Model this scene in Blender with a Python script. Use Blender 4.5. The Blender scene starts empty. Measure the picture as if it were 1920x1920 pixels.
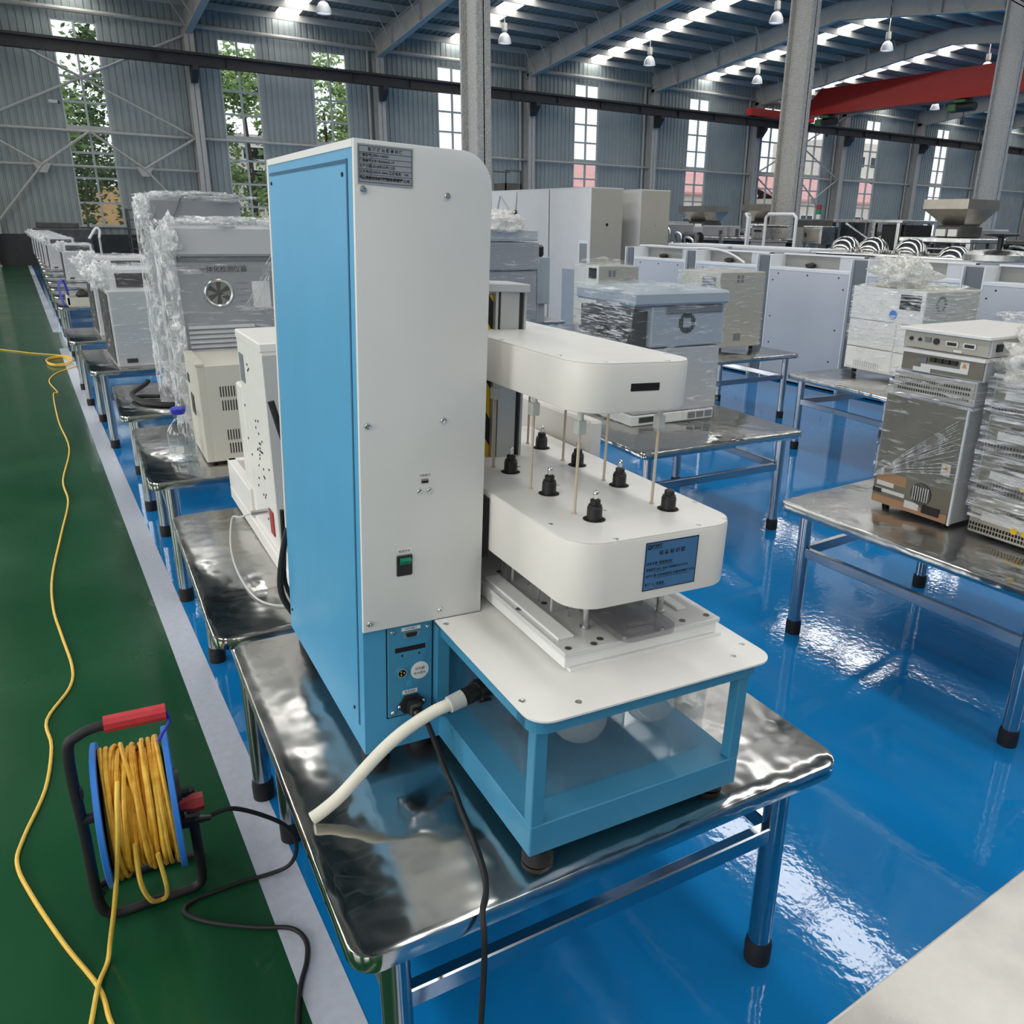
import bpy, bmesh, math, random
from math import sin, cos, pi, radians
from mathutils import Vector, Matrix, noise
random.seed(7)
sc = bpy.context.scene
C = sc.collection
# ------------------------------------------------------------------ camera
cam = bpy.data.cameras.new('camera')
cam.sensor_width = 36.0
cam.sensor_fit = 'HORIZONTAL'
cam.lens = 1522.3 / 1920 * 36
cam.shift_x = -84.1 / 1920
cam.shift_y = -11.65 / 1920
cam.clip_start, cam.clip_end = .02, 500
co = bpy.data.objects.new('camera', cam)
C.objects.link(co)
yaw, pit, rol = 0.57308653, -0.33588707, 0.01978251
F_ = Vector((sin(yaw)*cos(pit), cos(yaw)*cos(pit), sin(pit)))
R_ = Vector((cos(yaw), -sin(yaw), 0))
U_ = R_.cross(F_)
R2 = R_*cos(rol) + U_*sin(rol)
U2 = -R_*sin(rol) + U_*cos(rol)
co.matrix_world = Matrix(((R2.x, U2.x, -F_.x, 0), (R2.y, U2.y, -F_.y, 0), (R2.z, U2.z, -F_.z, 1.6), (0, 0, 0, 1)))
sc.camera = co
# ------------------------------------------------------------------ world, light, exposure
w = bpy.data.worlds.new('world')
sc.world = w
w.use_nodes = True
bgn = w.node_tree.nodes['Background']
bgn.inputs[0].default_value = (.96, .975, 1.0, 1)
bgn.inputs[1].default_value = 1.5
vs = sc.view_settings
vs.view_transform = 'Standard'
vs.look = 'None'
vs.exposure = 0.0
vs.gamma = 1.0
vs.use_curve_mapping = False
sc.cycles.transparent_max_bounces = 24
sc.cycles.max_bounces = 10
sc.cycles.use_denoising = True
sc.cycles.sample_clamp_indirect = 6.0
SKY_L = 10.0      # daylight glow of the translucent roof lights
SIDE_W = 190     # power of each lamp added inside the unseen left windows

def area(name, loc, rot, sx, sy, power, col=(1, 1, 1)):
    l = bpy.data.lights.new(name, 'AREA')
    l.shape = 'RECTANGLE'
    l.size, l.size_y, l.energy, l.color = sx, sy, power, col
    o = bpy.data.objects.new(name, l)
    o.location, o.rotation_euler = loc, rot
    C.objects.link(o)
for k in range(5):  # added area lamps, standing in for daylight from the left
    area('window_daylight', (-6.85, -6 + 6.2*k, 3.0), (0, -pi/2, 0), 3.6, 3.4, SIDE_W, (1, .985, .955))

# ------------------------------------------------------------------ materials
def mat(name, col, rough=.5, metal=0, spec=.5, coat=0, noise_c=0, nscale=8, bump=0, bscale=40, bdist=.002, rvar=0, stretch=None, col2=None, emit=None, trans=0, ior=1.45, alpha=1, coat_rough=.03):
    m = bpy.data.materials.new(name)
    m.use_nodes = True
    nt = m.node_tree
    n, lk = nt.nodes, nt.links
    p = n['Principled BSDF']
    p.inputs['Base Color'].default_value = (*col, 1)
    p.inputs['Roughness'].default_value = rough
    p.inputs['Metallic'].default_value = metal
    p.inputs['Specular IOR Level'].default_value = spec
    p.inputs['Coat Weight'].default_value = coat
    p.inputs['Coat Roughness'].default_value = coat_rough
    p.inputs['Transmission Weight'].default_value = trans
    p.inputs['IOR'].default_value = ior
    p.inputs['Alpha'].default_value = alpha
    if emit:
        p.inputs['Emission Color'].default_value = (*emit[:3], 1)
        p.inputs['Emission Strength'].default_value = emit[3]
    if noise_c or rvar or bump:
        tc = n.new('ShaderNodeTexCoord')
        mp = n.new('ShaderNodeMapping')
        lk.new(tc.outputs['Object'], mp.inputs[0])
        if stretch: mp.inputs['Scale'].default_value = stretch
    if noise_c or rvar:
        nz = n.new('ShaderNodeTexNoise')
        nz.inputs['Scale'].default_value = nscale
        nz.inputs['Detail'].default_value = 5
        lk.new(mp.outputs[0], nz.inputs['Vector'])
        if noise_c:
            r = n.new('ShaderNodeValToRGB')
            r.color_ramp.elements[0].position, r.color_ramp.elements[1].position = .3, .72
            c2 = col2 or tuple(max(0, c*(1-noise_c)) for c in col)
            r.color_ramp.elements[0].color = (*c2, 1)
            r.color_ramp.elements[1].color = (*col, 1)
            lk.new(nz.outputs['Fac'], r.inputs[0])
            lk.new(r.outputs[0], p.inputs['Base Color'])
        if rvar:
            mr = n.new('ShaderNodeMapRange')
            mr.inputs[1].default_value, mr.inputs[2].default_value = .3, .7
            mr.inputs[3].default_value, mr.inputs[4].default_value = max(0, rough-rvar), rough+rvar
            lk.new(nz.outputs['Fac'], mr.inputs[0])
            lk.new(mr.outputs[0], p.inputs['Roughness'])
    if bump:
        bz = n.new('ShaderNodeTexNoise')
        bz.inputs['Scale'].default_value = bscale
        bz.inputs['Detail'].default_value = 2
        lk.new(mp.outputs[0], bz.inputs['Vector'])
        b = n.new('ShaderNodeBump')
        b.inputs['Strength'].default_value = bump
        b.inputs['Distance'].default_value = bdist
        lk.new(bz.outputs['Fac'], b.inputs['Height'])
        lk.new(b.outputs[0], p.inputs['Normal'])
        if coat: lk.new(b.outputs[0], p.inputs['Coat Normal'])
    return m

def film_mat(name, dens, stretch, col=(.85, .87, .9), base=.04, lo=.52, hi=.64):
    m = bpy.data.materials.new(name)
    m.use_nodes = True
    nt = m.node_tree
    n, lk = nt.nodes, nt.links
    n.clear()
    out = n.new('ShaderNodeOutputMaterial')
    tr = n.new('ShaderNodeBsdfTransparent')
    tr.inputs[0].default_value = (.97, .98, .98, 1)
    gl = n.new('ShaderNodeBsdfGlossy')
    gl.inputs['Roughness'].default_value = .12
    gl.inputs[0].default_value = (.95, .96, .98, 1)
    df = n.new('ShaderNodeBsdfTranslucent')
    df.inputs[0].default_value = (*col, 1)
    d2 = n.new('ShaderNodeBsdfDiffuse')
    d2.inputs[0].default_value = (*col, 1)
    md = n.new('ShaderNodeMixShader')
    lk.new(df.outputs[0], md.inputs[1])
    lk.new(d2.outputs[0], md.inputs[2])
    md.inputs[0].default_value = .8
    mg = n.new('ShaderNodeMixShader')
    mg.inputs[0].default_value = .42
    lk.new(md.outputs[0], mg.inputs[1])
    lk.new(gl.outputs[0], mg.inputs[2])
    tc = n.new('ShaderNodeTexCoord')
    mp = n.new('ShaderNodeMapping')
    mp.inputs['Scale'].default_value = stretch
    mp.inputs['Rotation'].default_value = (.25, .35, .2)
    lk.new(tc.outputs['Object'], mp.inputs[0])
    nz = n.new('ShaderNodeTexNoise')
    nz.inputs['Scale'].default_value = 6
    nz.inputs['Detail'].default_value = 6
    nz.inputs['Roughness'].default_value = .65
    nz.inputs['Distortion'].default_value = .6
    lk.new(mp.outputs[0], nz.inputs['Vector'])
    r = n.new('ShaderNodeMapRange')
    r.inputs[1].default_value, r.inputs[2].default_value = lo, hi
    r.inputs[3].default_value, r.inputs[4].default_value = base, dens  # whitish noise streaks paint highlights on the film's wrinkles
    lk.new(nz.outputs['Fac'], r.inputs[0])
    b = n.new('ShaderNodeBump')
    b.inputs['Strength'].default_value = 1.0
    b.inputs['Distance'].default_value = .03
    lk.new(nz.outputs['Fac'], b.inputs['Height'])
    lk.new(b.outputs[0], gl.inputs['Normal'])
    mx = n.new('ShaderNodeMixShader')
    lk.new(r.outputs[0], mx.inputs[0])
    lk.new(tr.outputs[0], mx.inputs[1])
    lk.new(mg.outputs[0], mx.inputs[2])
    lk.new(mx.outputs[0], out.inputs[0])
    return m

def glass_mat(name, tint, refl=.08, rough=.02, body=None, bodyf=0):
    m = bpy.data.materials.new(name)
    m.use_nodes = True
    nt = m.node_tree
    n, lk = nt.nodes, nt.links
    n.clear()
    out = n.new('ShaderNodeOutputMaterial')
    tr = n.new('ShaderNodeBsdfTransparent')
    tr.inputs[0].default_value = (*tint, 1)
    gl = n.new('ShaderNodeBsdfGlossy')
    gl.inputs['Roughness'].default_value = rough
    lw = n.new('ShaderNodeLayerWeight')
    lw.inputs[0].default_value = .5
    pw = n.new('ShaderNodeMath')
    pw.operation = 'POWER'
    pw.inputs[1].default_value = 4.0
    lk.new(lw.outputs['Facing'], pw.inputs[0])
    fr = n.new('ShaderNodeMath')
    fr.operation = 'MULTIPLY_ADD'
    fr.inputs[1].default_value = .75
    fr.inputs[2].default_value = refl*.5
    lk.new(pw.outputs[0], fr.inputs[0])
    mx = n.new('ShaderNodeMixShader')
    lk.new(fr.outputs[0], mx.inputs[0])
    lk.new(tr.outputs[0], mx.inputs[1])
    lk.new(gl.outputs[0], mx.inputs[2])
    o = mx.outputs[0]
    if body:
        d = n.new('ShaderNodeBsdfDiffuse')
        d.inputs[0].default_value = (*body, 1)
        m2 = n.new('ShaderNodeMixShader')
        m2.inputs[0].default_value = bodyf
        lk.new(o, m2.inputs[1])
        lk.new(d.outputs[0], m2.inputs[2])
        o = m2.outputs[0]
    lk.new(o, out.inputs[0])
    return m

M = dict(
    blue_floor=mat('blue_epoxy', (.006, .20, .52), .07, coat=.5, spec=.4, noise_c=.16, nscale=1.2, bump=.3, bscale=34, bdist=.0014, rvar=.02, coat_rough=.02),
    green_floor=mat('green_epoxy', (.010, .078, .030), .2, coat=.15, spec=.35, noise_c=.18, nscale=1.5, bump=.25, bscale=24, bdist=.0016, rvar=.05),
    line=mat('white_line_paint', (.56, .59, .68), .35, noise_c=.12, nscale=40),
    clad=mat('wall_cladding', (.30, .335, .33), .55, noise_c=.12, nscale=1.5),
    plinth=mat('plinth_plaster', (.055, .06, .062), .8, noise_c=.3, nscale=3),
    roof=mat('roof_sheet', (.20, .195, .17), .55, noise_c=.15, nscale=2),
    steel=mat('painted_steel', (.44, .425, .39), .55, noise_c=.12, nscale=4),
    purlin=mat('galvanised_purlin', (.40, .385, .35), .5, noise_c=.1, nscale=5),
    column=mat('fireproof_coating', (.50, .49, .465), .85, noise_c=.2, nscale=30, bump=1, bscale=45, bdist=.03),
    runway=mat('runway_dark_steel', (.035, .033, .035), .5, noise_c=.3, nscale=6),
    red=mat('crane_red', (.50, .028, .018), .4, noise_c=.12, nscale=3),
    sky_panel=mat('skylight_fibreglass', (.9, .9, .9), .5, emit=(1.0, .985, .95, SKY_L)),
    frame=mat('window_frame_grey', (.40, .42, .42), .5),
    pane=glass_mat('window_glass', (.93, .96, .96)),
    stainless=mat('stainless_top', (.56, .55, .53), .20, 1, bump=.8, bscale=6.5, bdist=.011, rvar=.15, nscale=2.6),
    satin=mat('brushed_stainless', (.60, .60, .59), .3, 1, bump=.1, bscale=30, rvar=.08, nscale=12),
    worn=mat('worn_stainless_top', (.74, .71, .66), .33, 1, noise_c=.3, nscale=9, bump=.25, bscale=6, bdist=.006, rvar=.08),
    leg=mat('leg_tube_steel', (.45, .47, .50), .17, 1, bump=.1, bscale=9),
    chrome=mat('polished_steel', (.74, .74, .73), .08, 1),
    rubber=mat('black_rubber', (.012, .012, .013), .6),
    blackp=mat('black_plastic', (.016, .016, .017), .38, noise_c=.3, nscale=30),
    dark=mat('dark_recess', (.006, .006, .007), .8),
    white=mat('white_enamel', (.70, .70, .69), .5, bump=.15, bscale=420, bdist=.0006, noise_c=.05, nscale=5),
    plate=mat('white_laminate', (.80, .785, .755), .32, noise_c=.04, nscale=18),
    cream=mat('cream_enamel', (.78, .745, .70), .42, bump=.12, bscale=420, bdist=.0005, noise_c=.04, nscale=7),
    cyan=mat('sky_blue_enamel', (.062, .32, .56), .45, bump=.2, bscale=380, bdist=.0006, noise_c=.07, nscale=6),
    cyan_d=mat('sky_blue_frame_enamel', (.05, .25, .42), .42, noise_c=.1, nscale=9),
    acrylic=mat('clear_acrylic', (.80, .80, .78), .15, noise_c=.04, nscale=12, spec=.5),
    acrylic_g=mat('clear_acrylic_sheet', (.62, .62, .605), .12, noise_c=.05, nscale=12),
    smoke=glass_mat('smoked_acrylic', (.80, .79, .81), .12, .03, (.28, .27, .29), .08),
    tank=glass_mat('tank_plastic', (.97, .98, .98), .02, .05, (.62, .66, .68), .025),
    glass=glass_mat('lab_glass', (.96, .975, .975), .12, .02),
    vessel=glass_mat('vessel_glass', (.94, .96, .97), .2, .03, (.78, .81, .83), .22),
    water=glass_mat('water', (.90, .93, .95), .06, .01),
    tan=mat('tan_peek_rod', (.55, .46, .36), .4),
    nut=mat('pale_grey_plastic', (.55, .56, .54), .45),
    silicone=mat('silicone_tube', (.78, .74, .63), .35, noise_c=.08, nscale=30, spec=.4),
    alum=mat('aluminium_extrusion', (.55, .56, .55), .42, .6),
    alum_d=mat('extrusion_slot', (.05, .05, .05), .5, .3),
    yellow=mat('hazard_yellow', (.80, .50, .02), .5),
    cable=mat('yellow_cable', (.86, .56, .09), .5, noise_c=.12, nscale=60),
    cable_d=mat('wound_yellow_cable', (.88, .54, .07), .5, noise_c=.35, nscale=45, col2=(.68, .32, .02)),
    reelblue=mat('reel_blue_plastic', (.03, .19, .62), .4),
    redgrip=mat('red_rubber_grip', (.58, .035, .045), .55, noise_c=.2, nscale=40),
    redk=mat('red_plastic', (.30, .02, .02), .45),
    green=mat('green_rocker', (.0, .22, .12), .35),
    cap=mat('blue_cap', (.03, .04, .45), .4),
    labels=mat('silver_label', (.36, .38, .41), .4, .2),
    labelb=mat('blue_label', (.05, .155, .32), .45),
    labelw=mat('white_label', (.72, .71, .70), .5),
    ink=mat('ink', (.012, .012, .016), .6),
    orange=mat('warning_orange', (.75, .28, .03), .5),
    beige=mat('beige_enamel', (.56, .54, .47), .5, noise_c=.05, nscale=6),
    khaki=mat('khaki_enamel', (.42, .40, .345), .55, noise_c=.05, nscale=5),
    grey=mat('grey_enamel', (.30, .31, .335), .5, noise_c=.06, nscale=6),
    lgrey=mat('light_grey_enamel', (.49, .50, .52), .5, noise_c=.05, nscale=6),
    bluegrey=mat('blue_grey_enamel', (.38, .43, .49), .45, noise_c=.06, nscale=6),
    lav=mat('white_melamine', (.52, .545, .60), .4, noise_c=.03, nscale=5),
    edge=mat('white_edge_band', (.74, .76, .79), .45),
    slate=mat('slate_melamine', (.165, .185, .205), .5, noise_c=.08, nscale=6),
    slate2=mat('grey_melamine', (.27, .28, .27), .5, noise_c=.06, nscale=6),
    olive=mat('zinc_back_panel', (.22, .205, .165), .38, .55, noise_c=.2, nscale=9),
    copper=mat('copper_panel', (.45, .26, .15), .45, .4),
    wall_white=mat('white_cabinet_panel', (.70, .69, .68), .5, noise_c=.04, nscale=5),
    screen=mat('dark_screen', (.012, .013, .015), .15),
    iron=mat('dark_machine_steel', (.13, .13, .125), .45, .6, noise_c=.4, nscale=6),
    hop=mat('hopper_steel', (.40, .36, .31), .35, .8, noise_c=.2, nscale=5),
    mirror=mat('mirror_dome_steel', (.52, .51, .49), .14, 1, bump=.1, bscale=4),
    film=film_mat('stretch_film', .75, (1.3, 1.3, 9), (.95, .96, .98), base=.05, lo=.56, hi=.70),
    film_h=film_mat('stretch_film_heavy', .92, (1.2, 1.2, 16), (.96, .965, .98), base=.06, lo=.50, hi=.62),
    film_c=film_mat('crumpled_film', .92, (5, 5, 2.6), (.95, .95, .96), base=.10, lo=.47, hi=.60),
    bag=film_mat('gathered_film', .95, (5, 5, 5), (.95, .92, .85), base=.38, lo=.42, hi=.62),
    bulb=mat('lamp_glass', (.85, .86, .85), .15, emit=(1, 1, 1, .6)),
    bark=mat('bark', (.09, .065, .045), .8),
    leaf=mat('foliage', (.42, .56, .22), .7, noise_c=.7, nscale=1.2, col2=(.12, .22, .06)),
    leaf2=mat('foliage_dark', (.16, .26, .09), .7, noise_c=.6, nscale=1.2, col2=(.05, .10, .035)),
    stucco=mat('stucco', (.70, .63, .58), .8, noise_c=.1, nscale=1),
    ochre=mat('ochre_wall', (.70, .44, .22), .8, noise_c=.15, nscale=2),
    rooft=mat('red_roof_tile', (.72, .36, .35), .7, noise_c=.2, nscale=2),
    ground=mat('yard_concrete', (.42, .41, .39), .9, noise_c=.15, nscale=1),
)

# ------------------------------------------------------------------ mesh helpers
class B:
    def __init__(s): s.bm = bmesh.new()
    def box(s, x0, x1, y0, y1, z0, z1, bev=0, seg=1, mx=None):
        r = bmesh.ops.create_cube(s.bm, size=1)
        vs_ = r['verts']
        for v in vs_:
            v.co = Vector(((x0+x1)/2+v.co.x*(x1-x0), (y0+y1)/2+v.co.y*(y1-y0), (z0+z1)/2+v.co.z*(z1-z0)))
        if bev:
            es = list({e for v in vs_ for e in v.link_edges})
            q = bmesh.ops.bevel(s.bm, geom=es, offset=bev, segments=seg, affect='EDGES', profile=.5)
            vs_ = list({v for f in q['faces'] for v in f.verts} | {v for v in vs_ if v.is_valid})
        if mx: bmesh.ops.transform(s.bm, matrix=mx, verts=vs_)
        return s
    def tube(s, pts, r, seg=8, smooth=0, closed=False, r2=None):
        P = [Vector(p) for p in pts]
        if smooth:
            Q = []
            n = len(P)
            for i in range(n if closed else n-1):
                g = lambda k: P[k % n] if closed else P[min(max(k, 0), n-1)]
                a, b, c, d = g(i-1), g(i), g(i+1), g(i+2)
                for k in range(smooth):
                    t = k/smooth
                    Q.append(.5*((2*b)+(c-a)*t+(2*a-5*b+4*c-d)*t*t+(3*b-a-3*c+d)*t**3))
            if not closed: Q.append(P[-1])
            P = Q
        n = len(P)
        rings = []
        up = None
        for i, p in enumerate(P):
            if closed: t = P[(i+1) % n]-P[i-1]
            else: t = P[min(i+1, n-1)]-P[max(i-1, 0)]
            if t.length < 1e-9: t = Vector((0, 0, 1))
            t.normalize()
            if up is None:
                up = t.orthogonal().normalized()
            else:
                up = up-t*up.dot(t)
                if up.length < 1e-6: up = t.orthogonal()
                up.normalize()
            b = t.cross(up)
            rr = r if r2 is None else r+(r2-r)*i/(n-1)
            if callable(r): rr = r(i/(n-1))
            rings.append([s.bm.verts.new(p+(up*cos(2*pi*k/seg)+b*sin(2*pi*k/seg))*rr) for k in range(seg)])
        for i in range(n if closed else n-1):
            A, D = rings[i], rings[(i+1) % n]
            for k in range(seg):
                f = s.bm.faces.new((A[k], A[(k+1) % seg], D[(k+1) % seg], D[k]))
                f.smooth = True
        if not closed:
            s.bm.faces.new(rings[0][::-1])
            s.bm.faces.new(rings[-1])
        return s
    def cyl(s, p0, p1, r, seg=16, r2=None): return s.tube([p0, p1], r, seg, r2=r2)
    def lathe(s, prof, c=(0, 0, 0), seg=24, axis='z'):
        rings = []
        def pt(r, h, a):
            x, y = r*cos(a), r*sin(a)
            q = {'z': (x, y, h), 'x': (h, x, y), 'y': (y, h, x)}[axis]
            return Vector(c)+Vector(q)
        for r, h in prof:
            if r < 1e-6: rings.append([s.bm.verts.new(pt(0, h, 0))])
            else: rings.append([s.bm.verts.new(pt(r, h, 2*pi*k/seg)) for k in range(seg)])
        for A, D in zip(rings, rings[1:]):
            for k in range(seg):
                k2 = (k+1) % seg
                if len(A) == 1 and len(D) == 1: continue
                if len(A) == 1: f = s.bm.faces.new((A[0], D[k2], D[k]))
                elif len(D) == 1: f = s.bm.faces.new((A[k], A[k2], D[0]))
                else: f = s.bm.faces.new((A[k], A[k2], D[k2], D[k]))
                f.smooth = True
        return s
    def prism(s, pts, d0, d1, plane='xy', bev=0):
        """closed outline pts extruded from d0 to d1 along the third axis"""
        def P(u, v, d): return {'xy': (u, v, d), 'xz': (u, d, v), 'yz': (d, u, v)}[plane]
        a = [s.bm.verts.new(P(u, v, d0)) for u, v in pts]
        b = [s.bm.verts.new(P(u, v, d1)) for u, v in pts]
        n = len(pts)
        fs = [s.bm.faces.new(a), s.bm.faces.new(b)]
        for i in range(n): fs.append(s.bm.faces.new((a[i], a[(i+1) % n], b[(i+1) % n], b[i])))
        bmesh.ops.recalc_face_normals(s.bm, faces=fs)
        if bev:
            es = [e for e in {e for f in fs[:2] for e in f.edges}]
            bmesh.ops.bevel(s.bm, geom=es, offset=bev, segments=2, affect='EDGES', profile=.5)
        return s
    def ball(s, c, r, sub=2, sc_=(1, 1, 1), rough=0, seed=0):
        q = bmesh.ops.create_icosphere(s.bm, subdivisions=sub, radius=1)
        for v in q['verts']:
            k = 1
            if rough: k += rough*noise.noise(v.co*2.1+Vector((seed*3.1, seed*1.7, 0)))
            v.co = Vector(c)+Vector((v.co.x*r*sc_[0]*k, v.co.y*r*sc_[1]*k, v.co.z*r*sc_[2]*k))
            for f in v.link_faces: f.smooth = True
        return s
    def quad(s, *p):
        s.bm.faces.new([s.bm.verts.new(q) for q in p])
        return s
    def obj(s, name, m, parent=None, angle=35, **props):
        me = bpy.data.meshes.new(name)
        bmesh.ops.recalc_face_normals(s.bm, faces=s.bm.faces)
        for f in s.bm.faces: f.smooth = True
        s.bm.to_mesh(me)
        s.bm.free()
        me.set_sharp_from_angle(angle=radians(angle))
        me.materials.append(M[m] if isinstance(m, str) else m)
        return link(name, me, parent, **props)

def link(name, me, parent=None, **props):
    o = bpy.data.objects.new(name, me)
    C.objects.link(o)
    if parent: o.parent = parent
    for k, v in props.items():
        if v: o[k] = v
    return o
def thing(name, label, cat, loc=(0, 0, 0), rz=0, group=None, rot=None):
    o = bpy.data.objects.new(name, None)
    C.objects.link(o)
    o.empty_display_size = .1
    o.location = loc
    o.rotation_euler = rot or (0, 0, rz)
    o['label'], o['category'] = label, cat
    if group: o['group'] = group
    return o
def tag(o, label, cat, group=None):
    o['label'], o['category'] = label, cat
    if group: o['group'] = group
    return o
def dup(root, loc=None, rz=None, label=None, group=None):
    def cp(o, par):
        c = o.copy()
        C.objects.link(c)
        if par: c.parent = par
        for ch in o.children: cp(ch, c)
        return c
    r = cp(root, None)
    if loc: r.location = loc
    if rz is not None: r.rotation_euler = (0, 0, rz)
    if label: r['label'] = label
    if group: r['group'] = group
    return r
def rrect(x0, x1, y0, y1, r, n=6, corners=(1, 1, 1, 1)):
    out = []
    for (cx, cy, a0, on) in ((x1-r, y1-r, 0, corners[2]), (x0+r, y1-r, pi/2, corners[3]), (x0+r, y0+r, pi, corners[0]), (x1-r, y0+r, 1.5*pi, corners[1])):
        if on:
            for k in range(n+1):
                a = a0+pi/2*k/n
                out.append((cx+r*cos(a), cy+r*sin(a)))
        else:
            a = a0+pi/4
            out.append((cx+(r if cos(a) > 0 else -r), cy+(r if sin(a) > 0 else -r)))
    return out
DG = None
def text(body, size, mx, m, parent, name='lettering', align='CENTER', thick=0, sx=1):
    cu = bpy.data.curves.new(name, 'FONT')
    cu.body, cu.size, cu.align_x, cu.align_y = body, size, align, 'CENTER'
    cu.resolution_u = 2
    cu.offset = thick
    o = bpy.data.objects.new(name, cu)
    C.objects.link(o)
    bpy.context.view_layer.update()
    me = bpy.data.meshes.new_from_object(o.evaluated_get(bpy.context.evaluated_depsgraph_get()))
    bpy.data.objects.remove(o)
    me.transform(mx @ Matrix.Diagonal((sx, 1, 1, 1)))
    me.materials.clear()
    me.materials.append(M[m])
    return link(name, me, parent, kind='stuff')
# orientation of text: on a face looking to -y (reads left to right along +x)
TY = lambda x, y, z: Matrix.Translation((x, y, z)) @ Matrix.Rotation(pi/2, 4, 'X')
# on a face looking to -x (reads left to right along -y)
TX = lambda x, y, z: Matrix.Translation((x, y, z)) @ Matrix.Rotation(-pi/2, 4, 'Z') @ Matrix.Rotation(pi/2, 4, 'X')

def film(parent, x0, x1, y0, y1, z0, z1, m='film', amp=.012, seed=0, n=14, flare=0, top=True, name='plastic_wrap', sag=0):
    """wrinkled stretch film pulled round a box"""
    b = B()
    bm = b.bm
    cx, cy = (x0+x1)/2, (y0+y1)/2
    per = []
    for i in range(n): per.append((x0+(x1-x0)*i/n, y0))
    for i in range(n): per.append((x1, y0+(y1-y0)*i/n))
    for i in range(n): per.append((x1-(x1-x0)*i/n, y1))
    for i in range(n): per.append((x0, y1-(y1-y0)*i/n))
    nz = 18
    rows = []
    def disp(x, y, z, k):
        q = Vector((x*9+seed*7.3, y*9, z*26))
        d = amp*(noise.noise(q)+.6*noise.noise(q*2.3))
        return d+flare*max(0, .25-k)*(1+noise.noise(Vector((x*8, y*8, seed))))
    for j in range(nz+1):
        k = j/nz
        z = z0+(z1-z0)*k
        row = []
        for (x, y) in per:
            dx, dy = x-cx, y-cy
            l = math.hypot(dx, dy) or 1
            e = .004+abs(disp(x, y, z, k))
            row.append(bm.verts.new((x+dx/l*e, y+dy/l*e, z+sag*noise.noise(Vector((x*6, y*6, seed+9)))*(1-k))))
        rows.append(row)
    N = len(per)
    for A, D in zip(rows, rows[1:]):
        for i in range(N): bm.faces.new((A[i], A[(i+1) % N], D[(i+1) % N], D[i]))
    if top:
        prev = rows[-1]
        for k in (.75, .45, .2, 0):
            row = []
            for (x, y) in per:
                q = Vector((x*14+seed, y*14, seed*3))
                row.append(bm.verts.new((cx+(x-cx)*k, cy+(y-cy)*k, z1+.006+(.5+noise.noise(q))*amp*1.6)))
            for i in range(N): bm.faces.new((prev[i], prev[(i+1) % N], row[(i+1) % N], row[i]))
            prev = row
    return b.obj(name, m, parent, angle=30)

def crumple(parent, c, r, sc_=(1, 1, 1), m='bag', seed=0, name='film_gather', rough=.7, sub=4):
    b = B()
    q = bmesh.ops.create_icosphere(b.bm, subdivisions=sub, radius=1)
    for v in q['verts']:
        p = v.co.copy()
        k = 1+rough*noise.noise(p*2.2+Vector((seed*2.1, seed, 0)))+.4*rough*noise.noise(p*6+Vector((0, seed, 0)))+.25*rough*noise.noise(p*13)
        v.co = Vector(c)+Vector((p.x*r*sc_[0]*k, p.y*r*sc_[1]*k, p.z*r*sc_[2]*k))
    return b.obj(name, m, parent, angle=180)

# ================================================================== STRUCTURE
XL, XR, YB, YF = -6.95, 63.25, 31.5, -9.1
def struct(o):
    o['kind'] = 'structure'
    return o
fl = struct(B().box(XL-.3, XR+.3, YF-.3, YB+.4, -.3, -.004).obj('floor', 'ground'))
B().box(.363, XR, YF, YB, -.004, 0).obj('blue_field', 'blue_floor', fl, label='glossy blue epoxy floor field')
g = B()
g.box(XL, .264, YF, YB, -.004, 0)
g.box(.264, .363, 11.9, 13.6, -.004, 0)
g.obj('green_lane', 'green_floor', fl, label='glossy green epoxy walkway')
for y0, y1 in ((YF, 11.9), (13.6, YB)):
    B().box(.264, .363, y0, y1, -.004, .0008).obj('white_line', 'line', fl)

WINX = [1.95, 6.67, 9.76, 14.53, 20.81, 27.12, 31.9, 35.15, 39.62, 45.9, 52.2]
WW, WZ0, WZ1 = 1.27, 1.22, 7.08
wb = struct(B().box(XL, XR, YB+.12, YB+.16, 7.08, 8.1).obj('wall_back', 'clad'))
def corr(b, x0, x1, z0, z1, Y=YB, pitch=.2, dep=.03):
    n = max(1, round((x1-x0)/pitch))
    p = (x1-x0)/n
    xs = []
    for i in range(n):
        a = x0+i*p
        xs += [(a, 0), (a+p*.62, 0), (a+p*.72, dep), (a+p*.9, dep)]
    xs.append((x1, 0))
    for (a, da), (c, dc) in zip(xs, xs[1:]):
        b.quad((a, Y+da, z0), (c, Y+dc, z0), (c, Y+dc, z1), (a, Y+da, z1))
edges = [XL]+[e for x in WINX for e in (x, x+WW)]+[XR]
for i in range(0, len(edges), 2):
    b = B()
    corr(b, edges[i], edges[i+1], .95, 7.9)
    b.obj('cladding_panel', 'clad', wb)
for x in WINX:
    b = B()
    corr(b, x, x+WW, .95, WZ0)
    b.obj('cladding_panel', 'clad', wb)
    b = B()
    corr(b, x, x+WW, WZ1, 7.9)
    b.obj('cladding_panel', 'clad', wb)
struct(B().box(XL, XR, YB-.08, YB+.2, 0, .95).obj('baseboard_back', 'plinth'))
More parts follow.
